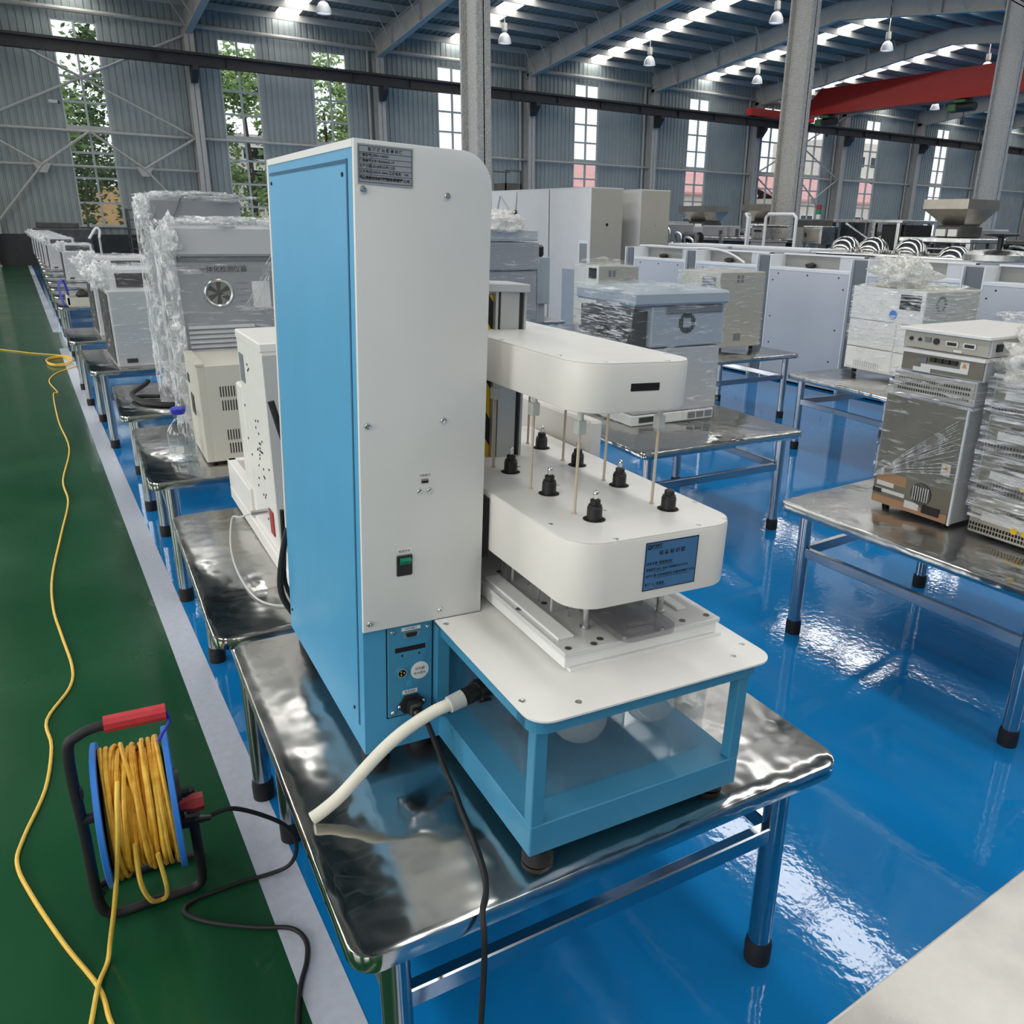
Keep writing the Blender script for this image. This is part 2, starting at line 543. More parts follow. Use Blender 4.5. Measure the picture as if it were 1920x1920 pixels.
# windows of the back wall
ZR = [1.22, 1.91, 2.65, 3.4, 4.12, 4.84, 5.55, 6.3, 7.08]
fb = B()
for a, c in ((0, .05), (WW-.05, WW), (WW/2-.03, WW/2+.03)): fb.box(a, c, -.03, .05, WZ0, WZ1)
for i, z in enumerate(ZR):
    t = .06 if i in (4,) else .032
    fb.box(0, WW, -.02, .04, max(WZ0, z-t), min(WZ1, z+t))
fme = None
pme = []
for n, x in enumerate(WINX):
    root = struct(link('window_%d' % (n+1), None))
    root.location = (x, YB+.03, 0)
    if fme is None:
        o = fb.obj('sash', 'frame', root)
        fme = o.data
        o2 = B().box(-.06, WW+.06, -.1, .02, WZ0-.05, WZ0).obj('sill', 'frame', root)
        sme = o2.data
        for k in range(2):
            for j in range(8):
                xa = .05 if k == 0 else WW/2+.03
                q = B().box(xa, xa+WW/2-.08, .005, .011, ZR[j]+.03, ZR[j+1]-.03).obj('pane', 'pane', root)
                pme.append(q.data)
    else:
        link('sash', fme, root)
        link('sill', sme, root)
        for q in pme: link('pane', q, root)
# other walls
b = B()
ys = [YF]+[v for k in range(5) for v in (-6+6.2*k-1.8, -6+6.2*k+1.8)]+[YB]
for i in range(0, len(ys), 2): b.box(XL-.2, XL, ys[i], ys[i+1], 0, 9.2)
for k in range(5):
    b.box(XL-.2, XL, -6+6.2*k-1.8, -6+6.2*k+1.8, 0, 1.3)
    b.box(XL-.2, XL, -6+6.2*k-1.8, -6+6.2*k+1.8, 4.7, 9.2)
struct(b.obj('wall_left', 'clad'))
for k in range(5):  # unseen windows, put in to account for the light from the left
    root = struct(link('window_%d' % (12+k), None))
    root.location = (XL-.1, -6+6.2*k, 0)
    f = B()
    for y in (-1.77, -.6, .6, 1.77): f.box(-.04, .04, y-.03, y+.03, 1.3, 4.7)
    for z in (1.33, 3.0, 4.67): f.box(-.04, .04, -1.8, 1.8, z-.03, z+.03)
    f.obj('sash', 'frame', root)
    for y0, y1 in ((-1.74, -.63), (-.57, .57), (.63, 1.74)):
        for z0, z1 in ((1.36, 2.97), (3.03, 4.64)):
            B().box(-.003, .003, y0, y1, z0, z1).obj('pane', 'pane', root)
struct(B().box(XR, XR+.2, YF, YB, 0, 9.2).obj('wall_right', 'clad'))
struct(B().box(XL, XR, YF-.2, YF, 0, 9.2).obj('wall_front', 'clad'))

# roof: folded slopes with translucent strips
def rz(y):
    t = abs(((y-YB) % 20.3)-0)
    t = min(t, 20.3-t)
    return 7.95+.1*t
COLX = [5.75+6.35*k for k in range(-2, 10)]
YS = [YB, 21.35, 11.2, 1.05, YF]
ce = struct(B().box(XL, XR, 21.25, 21.45, 9.0, 9.03).obj('ceiling', 'roof'))
for i in range(4):
    ya, yb = YS[i], YS[i+1]
    za, zb = rz(ya), rz(yb)
    for k in range(len(COLX)-1):
        xm = (COLX[k]+COLX[k+1])/2
        for (x0, x1, nm, mm) in ((COLX[k], xm-.38, 'roof_sheet', 'roof'), (xm-.38, xm+.38, 'skylight', 'sky_panel'), (xm+.38, COLX[k+1], 'roof_sheet', 'roof')):
            b = B()
            if nm == 'skylight':
                b.quad((x0, ya, za+.02), (x1, ya, za+.02), (x1, yb, zb+.02), (x0, yb, zb+.02))
            else:
                n = 12
                p = (x1-x0)/n
                xs = [(x0+(j+f)*p, d) for j in range(n) for f, d in ((0, 0), (.55, 0), (.7, .035), (.88, .035))]+[(x1, 0)]
                for (a, da), (c, dc) in zip(xs, xs[1:]):
                    b.quad((a, ya, za+da), (c, ya, za+dc), (c, yb, zb+dc), (a, yb, zb+da))
            b.obj(nm, mm, ce)
y = YB-.5
while y > YF+.3:
    B().box(XL, XR, y-.035, y+.035, rz(y)-.21, rz(y)-.01).obj('purlin', 'purlin', ce)
    y -= 1.19
# rafters (tapered I-beams with stiffeners and fly braces)
def rafter(x, ya, yb):
    s = 1 if yb < ya else -1
    za, zb = rz(ya)-.22, rz(yb)-.22
    b = B()
    d0, d1 = .72, .5
    # web, flanges
    for xa, xb, t0, t1 in ((-.008, .008, 0, 1), ):
        b.prism([(ya, za), (yb, zb), (yb, zb-d1), (ya, za-d0)], x-.008, x+.008, 'yz')
    b.prism([(ya, za), (yb, zb), (yb, zb-.02), (ya, za-.02)], x-.11, x+.11, 'yz')
    b.prism([(ya, za-d0), (yb, zb-d1), (yb, zb-d1-.02), (ya, za-d0-.02)], x-.11, x+.11, 'yz')
    for f in (.18, .42, .62, .8):
        yy = ya+(yb-ya)*f
        zt = za+(zb-za)*f
        dd = d0+(d1-d0)*f
        b.box(x-.1, x+.1, yy-.012, yy+.012, zt-dd, zt)
    for f in (.07, .18, .3, .42, .54, .66, .78):
        yy = ya+(yb-ya)*f
        zt = za+(zb-za)*f
        dd = d0+(d1-d0)*f
        for sx in (-1, 1): b.cyl((x+sx*.1, yy, zt-dd+.05), (x+sx*.55, yy, zt+.1), .02, 5)
    return b.obj('rafter', 'steel', ce)
for x in COLX[1:-1]:
    rafter(x, YB-.1, 21.35)
    rafter(x, 11.2, 21.35)
    rafter(x, 11.2, 1.05)
# wall columns, eave tubes, girts, downpipes
def hcol(nm, x, y, w, d, z1, m, t=.016):
    b = B()
    b.box(x-w/2, x+w/2, y-d/2, y-d/2+t, 0, z1)
    b.box(x-w/2, x+w/2, y+d/2-t, y+d/2, 0, z1)
    b.box(x-t/2, x+t/2, y-d/2, y+d/2, 0, z1)
    b.box(x-w/2-.04, x+w/2+.04, y-d/2-.04, y+d/2+.04, 0, .03)
    return struct(b.obj(nm, m))
for i, x in enumerate(COLX[1:-1]):
    c = hcol('wall_column', x, YB-.28, .30, .42, 7.2, 'steel')
    B().prism([(YB-.49, 6.08), (YB-1.0, 6.08), (YB-1.0, 5.95), (YB-.72, 5.62), (YB-.49, 5.62)], x-.09, x+.09, 'yz').obj('corbel', 'runway', c)
    if i > 1: B().cyl((x-.32, YB-.1, 0), (x-.32, YB-.1, 7.3), .055, 8).obj('downpipe', 'steel', c)
n = 0
for z, r in ((7.33, .07), (4.0, .045)):
    n += 1
    b = B().cyl((XL, YB-.16, z), (XR, YB-.16, z), r, 8)
    struct(b.obj('trim_%d' % n, 'steel'))
struct(B().cyl((-.6, YB-.2, 2.98), (5.75, YB-.2, 2.98), .04, 6).obj('trim_3', 'steel'))
# bracing of two wall bays
def brace(x0, x1, idx):
    b = B()
    xm = (x0+x1)/2
    Y = YB-.33
    for p, q in (((x0, 4.0), (x1, 7.0)), ((x0, 7.0), (x1, 4.0)), ((x0, 1.0), (x0+.27*(x1-x0), 2.98)), ((x1, 1.0), (x1-.27*(x1-x0), 2.98)),
                 ((x0+.27*(x1-x0), 2.98), (xm, 4.0)), ((x1-.27*(x1-x0), 2.98), (xm, 4.0)), ((x0, 4.0), (x0+.27*(x1-x0), 2.98)), ((x1, 4.0), (x1-.27*(x1-x0), 2.98))):
        b.cyl((p[0], Y, p[1]), (q[0], Y, q[1]), .04, 6)
    for gx in (x0+.27*(x1-x0), x1-.27*(x1-x0)): b.prism([(gx-.25, 3.03), (gx+.25, 3.03), (gx+.1, 2.75), (gx-.1, 2.75)], Y-.012, Y+.012, 'xz')
    b.box(x0-.02, x0+.3, Y-.02, Y+.02, .95, 1.25)
    struct(b.obj('trim_%d' % idx, 'steel'))
brace(-.55, 5.65, 4)
brace(31.3, 37.4, 5)
# fireproofed interior columns
for x in (5.75, 12.1, 18.45):
    z1 = 7.6
    b = B()
    w_, d_, t_ = .23, .5, .04
    zs = [0, 7.62]
    for (xa, xb, ya, yb) in ((-w_/2, w_/2, -d_/2, -d_/2+t_), (-w_/2, w_/2, d_/2-t_, d_/2), (-t_/2, t_/2, -d_/2, d_/2)):
        b.box(x+xa, x+xb, 11.2+ya, 11.2+yb, 0, 7.62, .012)
    c = struct(b.obj('interior_column', 'column'))
    B().prism([(10.95, 6.08), (10.35, 6.08), (10.35, 5.95), (10.65, 5.65), (10.95, 5.65)], x-.09, x+.09, 'yz').obj('corbel', 'runway', c)
# crane runway beams
def ibeam(x0, x1, y, z0, z1, w=.26):
    b = B()
    b.box(x0, x1, y-w/2, y+w/2, z0, z0+.03)
    b.box(x0, x1, y-w/2, y+w/2, z1-.03, z1)
    b.box(x0, x1, y-.02, y+.02, z0, z1)
    b.box(x0, x1, y-.03, y+.03, z1, z1+.06)
    x = x0+1
    while x < x1:
        b.box(x-.01, x+.01, y-w/2+.02, y+w/2-.02, z0, z1)
        x += 2.117
    return b
struct(ibeam(XL, XR, 30.72, 6.08, 6.42).obj('trim_6', 'runway'))
struct(ibeam(XL, XR, 10.72, 6.08, 6.42).obj('trim_7', 'runway'))
# bridge crane
t = thing('bridge_crane', 'red overhead travelling crane girder spanning under the roof trusses', 'crane', (33, 30.72, 6.48))
B().prism([(0, .15), (-.6, .16), (-1.9, 1.18), (-18.1, 1.18), (-19.4, .16), (-20, .15), (-20, -.02), (-19.6, -.02), (-18.4, .10), (-1.6, .10), (-.5, -.02), (0, -.02)], -.26, .26, 'yz').obj('girder', 'red', t)
b = B()
b.box(-.36, .36, -18.2, -1.8, .07, .12)
b.obj('lower_flange', 'red', t)
for yy in (0, -20):
    e = B().box(-2.9, 1.5, yy-.14, yy+.14, .02, .36, .02).obj('end_carriage', 'red', t)
    for xx in (-2.5, 1.1): B().cyl((xx, yy-.05, .1), (xx, yy+.05, .1), .11, 14).obj('wheel', 'runway', e)
for yy, nm in ((-2.2, 0), (-9.0, 1)):
    h = thing('crane_hoist', ['dark green hoist trolley hanging at the window end of the red crane', 'dark hoist trolley hanging further along the red crane girder'][nm], 'hoist', (33, 30.72+yy, 6.535))
    B().cyl((0, -.55, -.28), (0, .45, -.28), .17, 12).obj('drum', 'runway', h)
    B().box(-.3, .3, -.25, .25, -.12, -.01, .03).obj('trolley_frame', 'leaf2', h)
    B().box(-.28, .12, .15, .5, -.42, -.16, .03).obj('motor', 'leaf2', h)
    B().cyl((0, -.1, -.45), (0, -.1, -.78), .02, 6).box(-.06, .06, -.16, -.04, -.9, -.76, .02).obj('hook_block', 'runway', h)
# bell lamps
def lamp():
    t = thing('bell_lamp', '', 'lamp', (0, 0, 0))
    B().cyl((0, 0, .25), (0, 0, .75), .018, 6).obj('stem', 'steel', t)
    B().lathe([(0, .28), (.09, .28), (.1, .05), (.06, 0)], seg=16).obj('ballast_housing', 'steel', t)
    B().lathe([(.06, 0), (.14, -.06), (.2, -.18), (.23, -.33), (.215, -.33), (.19, -.18), (.13, -.07), (.05, -.01)], seg=20).obj('shade', 'lgrey', t)
    B().lathe([(0, -.31), (.2, -.31), (.205, -.25), (0, -.24)], seg=16).obj('bulb_glass', 'bulb', t)
    return t
LP = [((8.93, 27.2, 7.68), 'bell shaped pendant lamp nearest the left edge of the roof'),
      ((15.28, 27.55, 7.67), 'bell shaped pendant lamp just right of the nearest fireproofed column'),
      ((21.63, 27.6, 7.66), 'bell shaped pendant lamp low under the roof, right of the middle'),
      ((27.98, 28.2, 7.7), 'bell shaped pendant lamp low under the roof beside the second column'),
      ((21.63, 21.2, 8.05), 'bell shaped pendant lamp high up left of the second column'),
      ((27.98, 21.8, 8.05), 'bell shaped pendant lamp high up between second and third columns'),
      ((34.33, 21.8, 8.05), 'bell shaped pendant lamp above the red crane girder'),
      ((40.7, 28.3, 7.7), 'bell shaped pendant lamp seen below the red crane girder')]
l0 = lamp()
for i, (p, lab) in enumerate(LP):
    o = l0 if i == 0 else dup(l0)
    o.location, o['label'], o['group'] = p, lab, 'bell lamps under the roof'
# overhead wires and a security camera
for i, (p, q) in enumerate((((12.7, 11.0, 5.62), (18.4, 11.0, 5.72)), ((12.7, 11.02, 5.50), (18.4, 11.02, 5.64)), ((12.7, 11.04, 5.38), (18.4, 11.04, 5.57)))):
    o = B().cyl((p[0]-.55, p[1], p[2]+1.35-.02*i), (q[0], q[1], q[2]+.38), .012, 5).obj('overhead_cable', 'rubber')
    tag(o, 'thin black cable strung between the second and third columns, %s of three' % ['uppermost', 'middle', 'lowest'][i], 'cable', 'cables strung between columns')
t = thing('security_camera', 'small security camera on the wall left of the first window', 'camera', (1.62, YB-.02, 4.7))
B().cyl((0, 0, .1), (0, -.22, .1), .02, 6).obj('bracket', 'runway', t)
B().box(-.05, .2, -.3, -.18, .02, .12, .015).obj('camera_body', 'lgrey', t)
B().cyl((.2, -.24, .07), (.25, -.24, .06), .045, 10).obj('lens', 'blackp', t)

# ================================================================== OUTDOORS
struct(B().box(-40, 120, YB+.3, 130, -.5, -.2).obj('ground', 'ground'))
def tree(x, y, h, r, seed, m, lab):
    t = thing('tree', lab, 'tree', (x, y, -.2), group='trees outside the windows')
    B().tube([(0, 0, 0), (.1, .1, h*.35), (0, .2, h*.7)], lambda k: .16-.1*k, 8).obj('trunk', 'bark', t)
    rn = random.Random(seed)
    cl = []
    for k in range(60):
        a, e, q = rn.uniform(0, 2*pi), rn.uniform(-1, 1), rn.uniform(.3, 1)**.5
        cl.append((Vector((cos(a)*r*q*math.sqrt(1-e*e), sin(a)*r*q*math.sqrt(1-e*e), h*.56+e*h*.44*q)), rn.uniform(.45, .9)))
    vs_, fs_ = [], []
    for k in range(5200):
        c, rr = cl[k % 60]
        p = c+Vector((rn.gauss(0, .5), rn.gauss(0, .5), rn.gauss(0, .38)))*rr
        u = Vector((rn.uniform(-1, 1), rn.uniform(-1, 1), rn.uniform(-.6, .6))).normalized()
        v = u.orthogonal().normalized()
        v = (v+u.cross(v)*rn.uniform(-1, 1)).normalized()
        l = rn.uniform(.09, .17)
        i = len(vs_)
        vs_ += [p-u*l, p-v*l*.5, p+u*l, p+v*l*.5]
        fs_.append((i, i+1, i+2, i+3))
    me = bpy.data.meshes.new('crown')
    me.from_pydata(vs_, [], fs_)
    me.materials.append(M[m])
    link('crown', me, t, kind='stuff')

for i, a in enumerate(((.7, 38.5, 8.8, 2.0, 'leaf', 'broad green tree outside the window at the far left'), (4.8, 41.5, 9.8, 2.0, 'leaf2', 'dark green tree between the two leftmost windows'), (9.0, 38.5, 8.8, 2.0, 'leaf', 'light green tree outside the second window'),
                       (13.2, 41.0, 9.2, 2.1, 'leaf', 'pale green tree outside the third window'), (2.4, 45.5, 7.6, 1.9, 'leaf2', 'low dark tree behind the far left window'), (17.2, 38.5, 4.3, 1.1, 'leaf2', 'small treetop showing low in the window by the nearest column'),
                       (-5.6, 40, 8.8, 2.0, 'leaf', 'green tree beyond the wall at the far left of the hall'))):
    tree(a[0], a[1], a[2], a[3], i+3, a[4], a[5])
def house(x0, x1, y0, y1, h, rh, wallm, lab, wins, over=.5):
    t = thing('house', lab, 'building', ((x0+x1)/2, (y0+y1)/2, -.2))
    w_, d_ = (x1-x0)/2, (y1-y0)/2
    B().box(-w_, w_, -d_, d_, 0, h+.2).obj('wall', wallm, t)
    if rh: B().prism([(-d_-over, h), (0, h+rh), (d_+over, h), (d_+over, h+.2), (0, h+rh+.2), (-d_-over, h+.2)], -w_-over, w_+over, 'yz').obj('roof', 'rooft', t)
    for (x, z, ww, hh) in wins:
        f = B().box(x-ww/2-.08, x+ww/2+.08, -d_-.08, -d_+.02, z-hh/2-.08, z+hh/2+.08).obj('window', 'edge', t)
        B().box(x-ww/2, x+ww/2, -d_-.1, -d_-.07, z-hh/2, z+hh/2).obj('pane', 'screen', f)
house(9.5, 19.5, 52, 60, 6.0, 0, 'stucco', 'pale stucco house with two windows outside the second window', [(-2.1, 3.6, 1.1, 1.4), (1.6, 3.6, 1.1, 1.4), (-2.1, 5.2, 1.1, .6)])
house(-2, 8, 52, 58, 3.0, 0, 'ochre', 'low ochre wall seen at the foot of the far left window', [])
house(38, 60, 60, 72, 4.4, 2.2, 'stucco', 'low building with a red roof seen through the middle windows', [(-8, 2.2, 1.6, 1.4), (-3, 2.2, 1.6, 1.4), (3, 2.2, 1.6, 1.4)])
house(64, 84, 60, 72, 4.2, 2.4, 'stucco', 'second red roofed building behind the bracing window', [(-6, 2.2, 1.6, 1.4), (2, 2.2, 1.6, 1.4)])
house(128-24, 128, 90, 100, 14, 0, 'stucco', 'pale multi storey block seen through the window at the far right', [(-9+3*i, 2.5+3*j, 1.5, 1.5) for i in range(7) for j in range(4)])

# ================================================================== TABLES
TH = .57
def make_table(name, label, loc, w_, d_, rz, top='stainless', group='stainless steel work tables', rails=True):
    """origin at the near left corner on the floor; x to the right, y away"""
    t = thing(name, label, 'table', loc, rz, group)
    b = B().prism(rrect(0, w_, 0, d_, .045, 5), TH-.036, TH, 'xy', .005)
    b.obj('tabletop', top, t)
    xs, ys = (.085, w_-.085), (.085, d_-.085)
    lm = B().cyl((0, 0, .045), (0, 0, TH-.037), .026, 16).obj('leg', 'leg', t)
    fm = B().lathe([(0, 0), (.03, 0), (.031, .045), (.028, .06), (0, .06)], seg=16).obj('foot_cap', 'rubber', lm)
    lm.location = (xs[0], ys[0], 0)
    for x, y in ((xs[1], ys[0]), (xs[0], ys[1]), (xs[1], ys[1])):
        q = link('leg', lm.data, t)
        q.location = (x, y, 0)
        link('foot_cap', fm.data, q)
    if rails:
        for y in ys: B().box(xs[0]+.02, xs[1]-.02, y-.013, y+.013, .345, .385, .003).obj('rail', 'leg', t)
        for x in xs: B().box(x-.013, x+.013, ys[0]+.02, ys[1]-.02, .345, .385, .003).obj('rail', 'leg', t)
    return t
tr = -radians(2.8)
make_table('work_table', 'stainless steel table under the large blue and white tester', (.247, .905, 0), 1.02, 1.075, tr)
make_table('work_table', 'stainless steel table behind the tester, carrying the white perforated cabinet', (.268, 2.02, 0), 1.03, 1.05, tr)
make_table('work_table', 'stainless steel table with the glass bottle and beige vented box', (.302, 3.515, 0), 1.04, 1.04, tr)
make_table('work_table', 'stainless steel table with the coiled black cable and tallest wrapped cabinet', (.330, 4.85, 0), 1.0, .96, tr)
make_table('work_table', 'stainless steel table carrying the nearest black and white wrapped printer-size box', (.30, 6.41, 0), 1.05, 1.1, 0)
make_table('work_table', 'stainless steel table beyond the gap, second black fronted wrapped box on it', (.262, 8.05, 0), 1.05, .97, 0)
first_far = make_table('work_table', 'stainless steel table with the beige shallow tray instrument', (.31, 11.1, 0), 1.05, 1.0, 0)
FAR = [12.55, 13.95, 15.35, 16.9, 18.5, 19.9, 21.25, 22.65, 24.1, 25.5]
for i, y in enumerate(FAR):
    nth = ['first', 'second', 'third', 'fourth', 'fifth', 'sixth', 'seventh', 'eighth', 'ninth', 'tenth'][i]
    dup(first_far, (.33+.01*i, y, 0), 0, 'stainless steel table, %s in the row beyond the table with the beige tray' % nth)
make_table('work_table', 'stainless steel table under the blue grey wrapped cabinet with round grille', (2.36, 2.9, 0), 1.05, 1.05, -radians(3))
make_table('work_table', 'stainless steel table under the beige wrapped cabinet on short feet', (4.50, 4.82, 0), 1.07, .98, -radians(1))
make_table('work_table', 'stainless steel table under the wrapped white cabinet with the gathered film knot', (4.60, 3.18, 0), 1.1, 1.0, -radians(6))
make_table('work_table', 'stainless steel table under the stacked rear-panel instruments at the right edge', (2.42, 1.02, 0), 1.05, 1.08, radians(1))
make_table('work_table', 'pale worn steel table in the bottom right corner', (.70, -.62, 0), 1.3, 1.1, radians(1.5), top='worn')
make_table('work_table', 'dark steel table under the pale wrapped cabinet with six drawers', (4.35, 6.35, 0), 1.05, 1.05, -radians(2))
make_table('work_table', 'steel table under the grey wrapped cabinet behind the steel column', (3.75, 7.7, 0), 1.3, 1.0, 0)

# ================================================================== MAIN MACHINE (local a right, b away, c up; leans a little)
mroot = thing('dissolution_tester', 'tall blue and white laboratory tester with water bath frame, nearest machine', 'machine', (.418, 1.316, .61), rot=(radians(-.1), radians(2.43), radians(-2.284)))
TW, TD, TT = .235, .62, 1.107
# blue tower body
b = B()
b.box(0, .162, .004, TD-.004, 0, .268)
tower = b.obj('lower_body', 'cyan', mroot)
b = B()
b.box(.0, .150, .004, TD-.006, .268, TT-.012)
b.box(.150, TW-.006, .010, TD-.006, .268, TT-.07)
b.obj('upper_body', 'cyan', mroot)
# white cover: back plate with rounded corner, wrapping over the top
out = [(-.002, .268), (TW, .268)]+[(TW-.055+.055*cos(a*pi/2/8), TT-.055+.055*sin(a*pi/2/8)) for a in range(9)]+[(-.002, TT)]
cov = B().prism(out, -.006, .004, 'xz', .002).obj('back_cover', 'white', mroot, label='white cover plate with rounded corner')
B().prism(out, TD-.008, TD+.004, 'xz', .002).obj('front_cover', 'white', mroot)
b = B()
o2 = [(-.002, TT-.012), (-.002, TT)]+[(TW-.055+.055*cos(a*pi/2/8), TT-.055+.055*sin(a*pi/2/8)) for a in range(8, -1, -1)]+[(TW, .268), (TW-.006, .268)]+[(TW-.055+.049*cos(a*pi/2/8), TT-.055+.049*sin(a*pi/2/8)) for a in range(9)]
b.prism(o2, .0, TD, 'xz')
b.obj('top_cover', 'white', mroot)
# left access panel in a recess
b = B()
b.box(-.0015, .002, .040, .592, .048, 1.072, .001)
b.obj('access_panel', 'cyan', mroot)
b = B()
for (y0, y1, z0, z1) in ((.0335, .0395, .05, 1.08), (.0335, .6, 1.0735, 1.0795)):
    b.box(-.0012, .001, y0, y1, z0, z1)
b.obj('panel_groove', mat('groove_shadow_blue', (.02, .10, .19), .7), mroot)
for (y, z) in ((.601-.02, 1.058), (.057, 1.057), (.585, .06), (.062, .075)): B().cyl((-.004, y, z), (0, y, z), .0035, 8).obj('screw', 'blackp', mroot)
def screw(a, c, par, bb=-.006, r=.0062):
    return B().lathe([(0, .0042), (r*.45, .004), (r*.9, .0018), (r, 0)], (0, 0, 0), 12).obj('screw', 'chrome', par)
s0 = None
def put_screw(p, par, r=.0062, axis='y'):
    global s0
    if s0 is None:
        bb = B().lathe([(0, -.001), (.0018, -.001), (.0022, -.0042), (.0045, -.0036), (.0062, -.0012), (.0064, 0)], seg=12, axis='y')
        o = bb.obj('screw', 'chrome', par)
        s0 = o.data
    else: o = link('screw', s0, par)
    o.location = p
    o.scale = (r/.0062,)*3
    if axis == 'z': o.rotation_euler = (-pi/2, 0, 0)
    return o
for a, c in ((.012, 1.034), (.153, 1.035), (.012, .657), (.151, .659), (.010, .285), (.149, .288)): put_screw((a, -.006, c), cov)
# rating plate
lab = B().box(.0035, .0935, -.0072, -.006, 1.042, 1.1005).obj('rating_plate', 'labels', mroot, label='silver rating plate with black printing')
ln = B()
ZL = [1.0965, 1.0875, 1.0795, 1.0715, 1.0635, 1.0555, 1.048]
for z in (1.0975, 1.0885, 1.0805, 1.0725, 1.0645, 1.0565, 1.0455): ln.box(.0055, .0912, -.0075, -.0071, z-.0003, z+.0003)
for a in (.0055, .0912): ln.box(a-.0003, a+.0003, -.0075, -.0071, 1.0455, 1.0975)
ln.box(.0252, .0256, -.0075, -.0071, 1.0565, 1.0885)
ln.obj('ruled_lines', 'ink', lab, kind='stuff')
text('智 能 溶 出 度 测 试 仪', .0056, TY(.048, -.0076, 1.0929), 'ink', lab, thick=.00012)
for i, (k, v) in enumerate((('仪器型号', 'ZRD-1602D'), ('仪器编号', 'DR18030602-19'), ('生产日期', '2018年03月12日'), ('额定电压', '220VA 50Hz 额定电流：10A'), ('服务电话', '010-61508800/62526900'))):
    z = 1.0845-.008*i
    text(k+'：', .0052, TY(.0062, -.0076, z), 'ink', lab, align='LEFT', thick=.0001, sx=.92)
    text(v, .0052, TY(.0268, -.0076, z), 'ink', lab, align='LEFT', thick=.0001, sx=1.02 if i < 3 else .94)
text('北京宏研科技仪器有限责任公司', .0052, TY(.0485, -.0076, 1.0508), 'ink', lab, thick=.0001, sx=1.1)
# usb socket and switch
B().box(.1015, .1315, -.0068, -.006, .5565, .5645).obj('socket_label', 'labelw', mroot)
text('USB接口', .0058, TY(.1165, -.0071, .5605), 'ink', mroot)
u = B().box(.109, .124, -.0075, -.0055, .5445, .5535, .001).obj('usb_socket', 'chrome', mroot)
B().box(.1105, .1225, -.0078, -.0072, .5465, .5505).obj('socket_opening', 'dark', u)
for a in (.106, .1255): put_screw((a, -.006, .531), cov, .0058)
B().box(.062, .0925, -.0068, -.006, .4155, .4235).obj('switch_label', 'labelw', mroot)
text('电源开关', .0058, TY(.077, -.0071, .4195), 'ink', mroot)
sw = B().box(.062, .0925, -.009, -.005, .371, .4125, .002).obj('rocker_switch', 'blackp', mroot)
B().prism([(-.008, .377), (-.0085, .393), (-.0175, .404), (-.008, .4075)], .0675, .088, 'yz').obj('rocker', 'green', sw, label='green rocker')
# lower inset panel with sockets
ip = B().box(.046, .136, .001, .0045, .071, .2655, .001).obj('socket_panel', 'cyan_d', mroot)
gr = B()
for (x0, x1, z0, z1) in ((.0435, .0455, .069, .268), (.1365, .1385, .069, .268), (.0435, .1385, .0685, .0705)): gr.box(x0, x1, .0032, .0046, z0, z1)
gr.obj('panel_joint', 'dark', mroot)
for a, c in ((.056, .2545), (.127, .2545), (.056, .080)): put_screw((a, .001, c), ip, .0055)
B().box(.0735, .1115, .0002, .001, .2535, .2605).obj('port_label', 'labelw', ip)
text('RS232接口', .0052, TY(.0925, -.0001, .257), 'ink', ip)
ds = B().prism(rrect(.0735, .1105, .2385, .2525, .004, 3), -.002, .001, 'xz').obj('serial_port', 'chrome', ip)
B().prism([(.081, .2495), (.1035, .2495), (.1015, .2415), (.083, .2415)], -.0045, -.0018, 'xz').obj('port_body', 'blackp', ds)
B().box(.0605, .1215, .0005, .0012, .2095, .2195).obj('slot', 'dark', ip)
for a, c in ((.0745, .2015), (.109, .2005)): B().cyl((a, .0005, c), (a, .0012, c), .0026, 4).obj('hole', 'dark', ip)
rc = B().lathe([(.0, .0), (.0075, .0), (.0078, -.004), (.0105, -.004), (.0112, 0), (.0112, .001)], (.0735, .001, .1655), 20, 'y').obj('round_connector', 'chrome', ip)
B().lathe([(0, -.0012), (.0077, -.0012)], (.0735, .001, .1655), 16, 'y').obj('connector_insert', 'dark', rc)
for k in range(3): B().cyl((.0735+.004*cos(k*2.1), -.001, .1655+.004*sin(k*2.1)), (.0735+.004*cos(k*2.1), -.004, .1655+.004*sin(k*2.1)), .0011, 6).obj('pin', 'yellow', rc)
B().lathe([(0, -.0002), (.0185, -.0002), (.0187, .001)], (.1105, .001, .1625), 32, 'y').obj('round_sticker', 'labelw', ip)
text('加热器', .0068, TY(.1105, .0005, .1665), 'ink', ip)
text('换水接头', .0062, TY(.1105, .0005, .1565), 'ink', ip)
B().lathe([(0, -.002), (.0065, -.0015), (.0072, .001)], (.0905, .001, .1365), 16, 'y').obj('grey_plug', 'cyan_d', ip)
B().box(.075, .105, .0002, .001, .1165, .1245).obj('inlet_label', 'labelw', ip)
text('电源插座', .0058, TY(.090, -.0001, .1205), 'ink', ip)
iec = B().prism([(.062, .090), (.072, .104), (.078, .1135), (.105, .1135), (.112, .104), (.122, .098), (.122, .092), (.112, .082), (.106, .076), (.076, .076), (.070, .084)], -.004, .001, 'xz', .001).obj('power_inlet', 'blackp', ip)
for a, c in ((.067, .093), (.117, .0965)): put_screw((a, -.004, c), iec, .004)
plug = B().box(.080, .106, -.030, -.004, .080, .106, .004).cyl((.093, -.028, .09), (.094, -.052, .075), .008, 10, .005).obj('plug', 'blackp', iec)
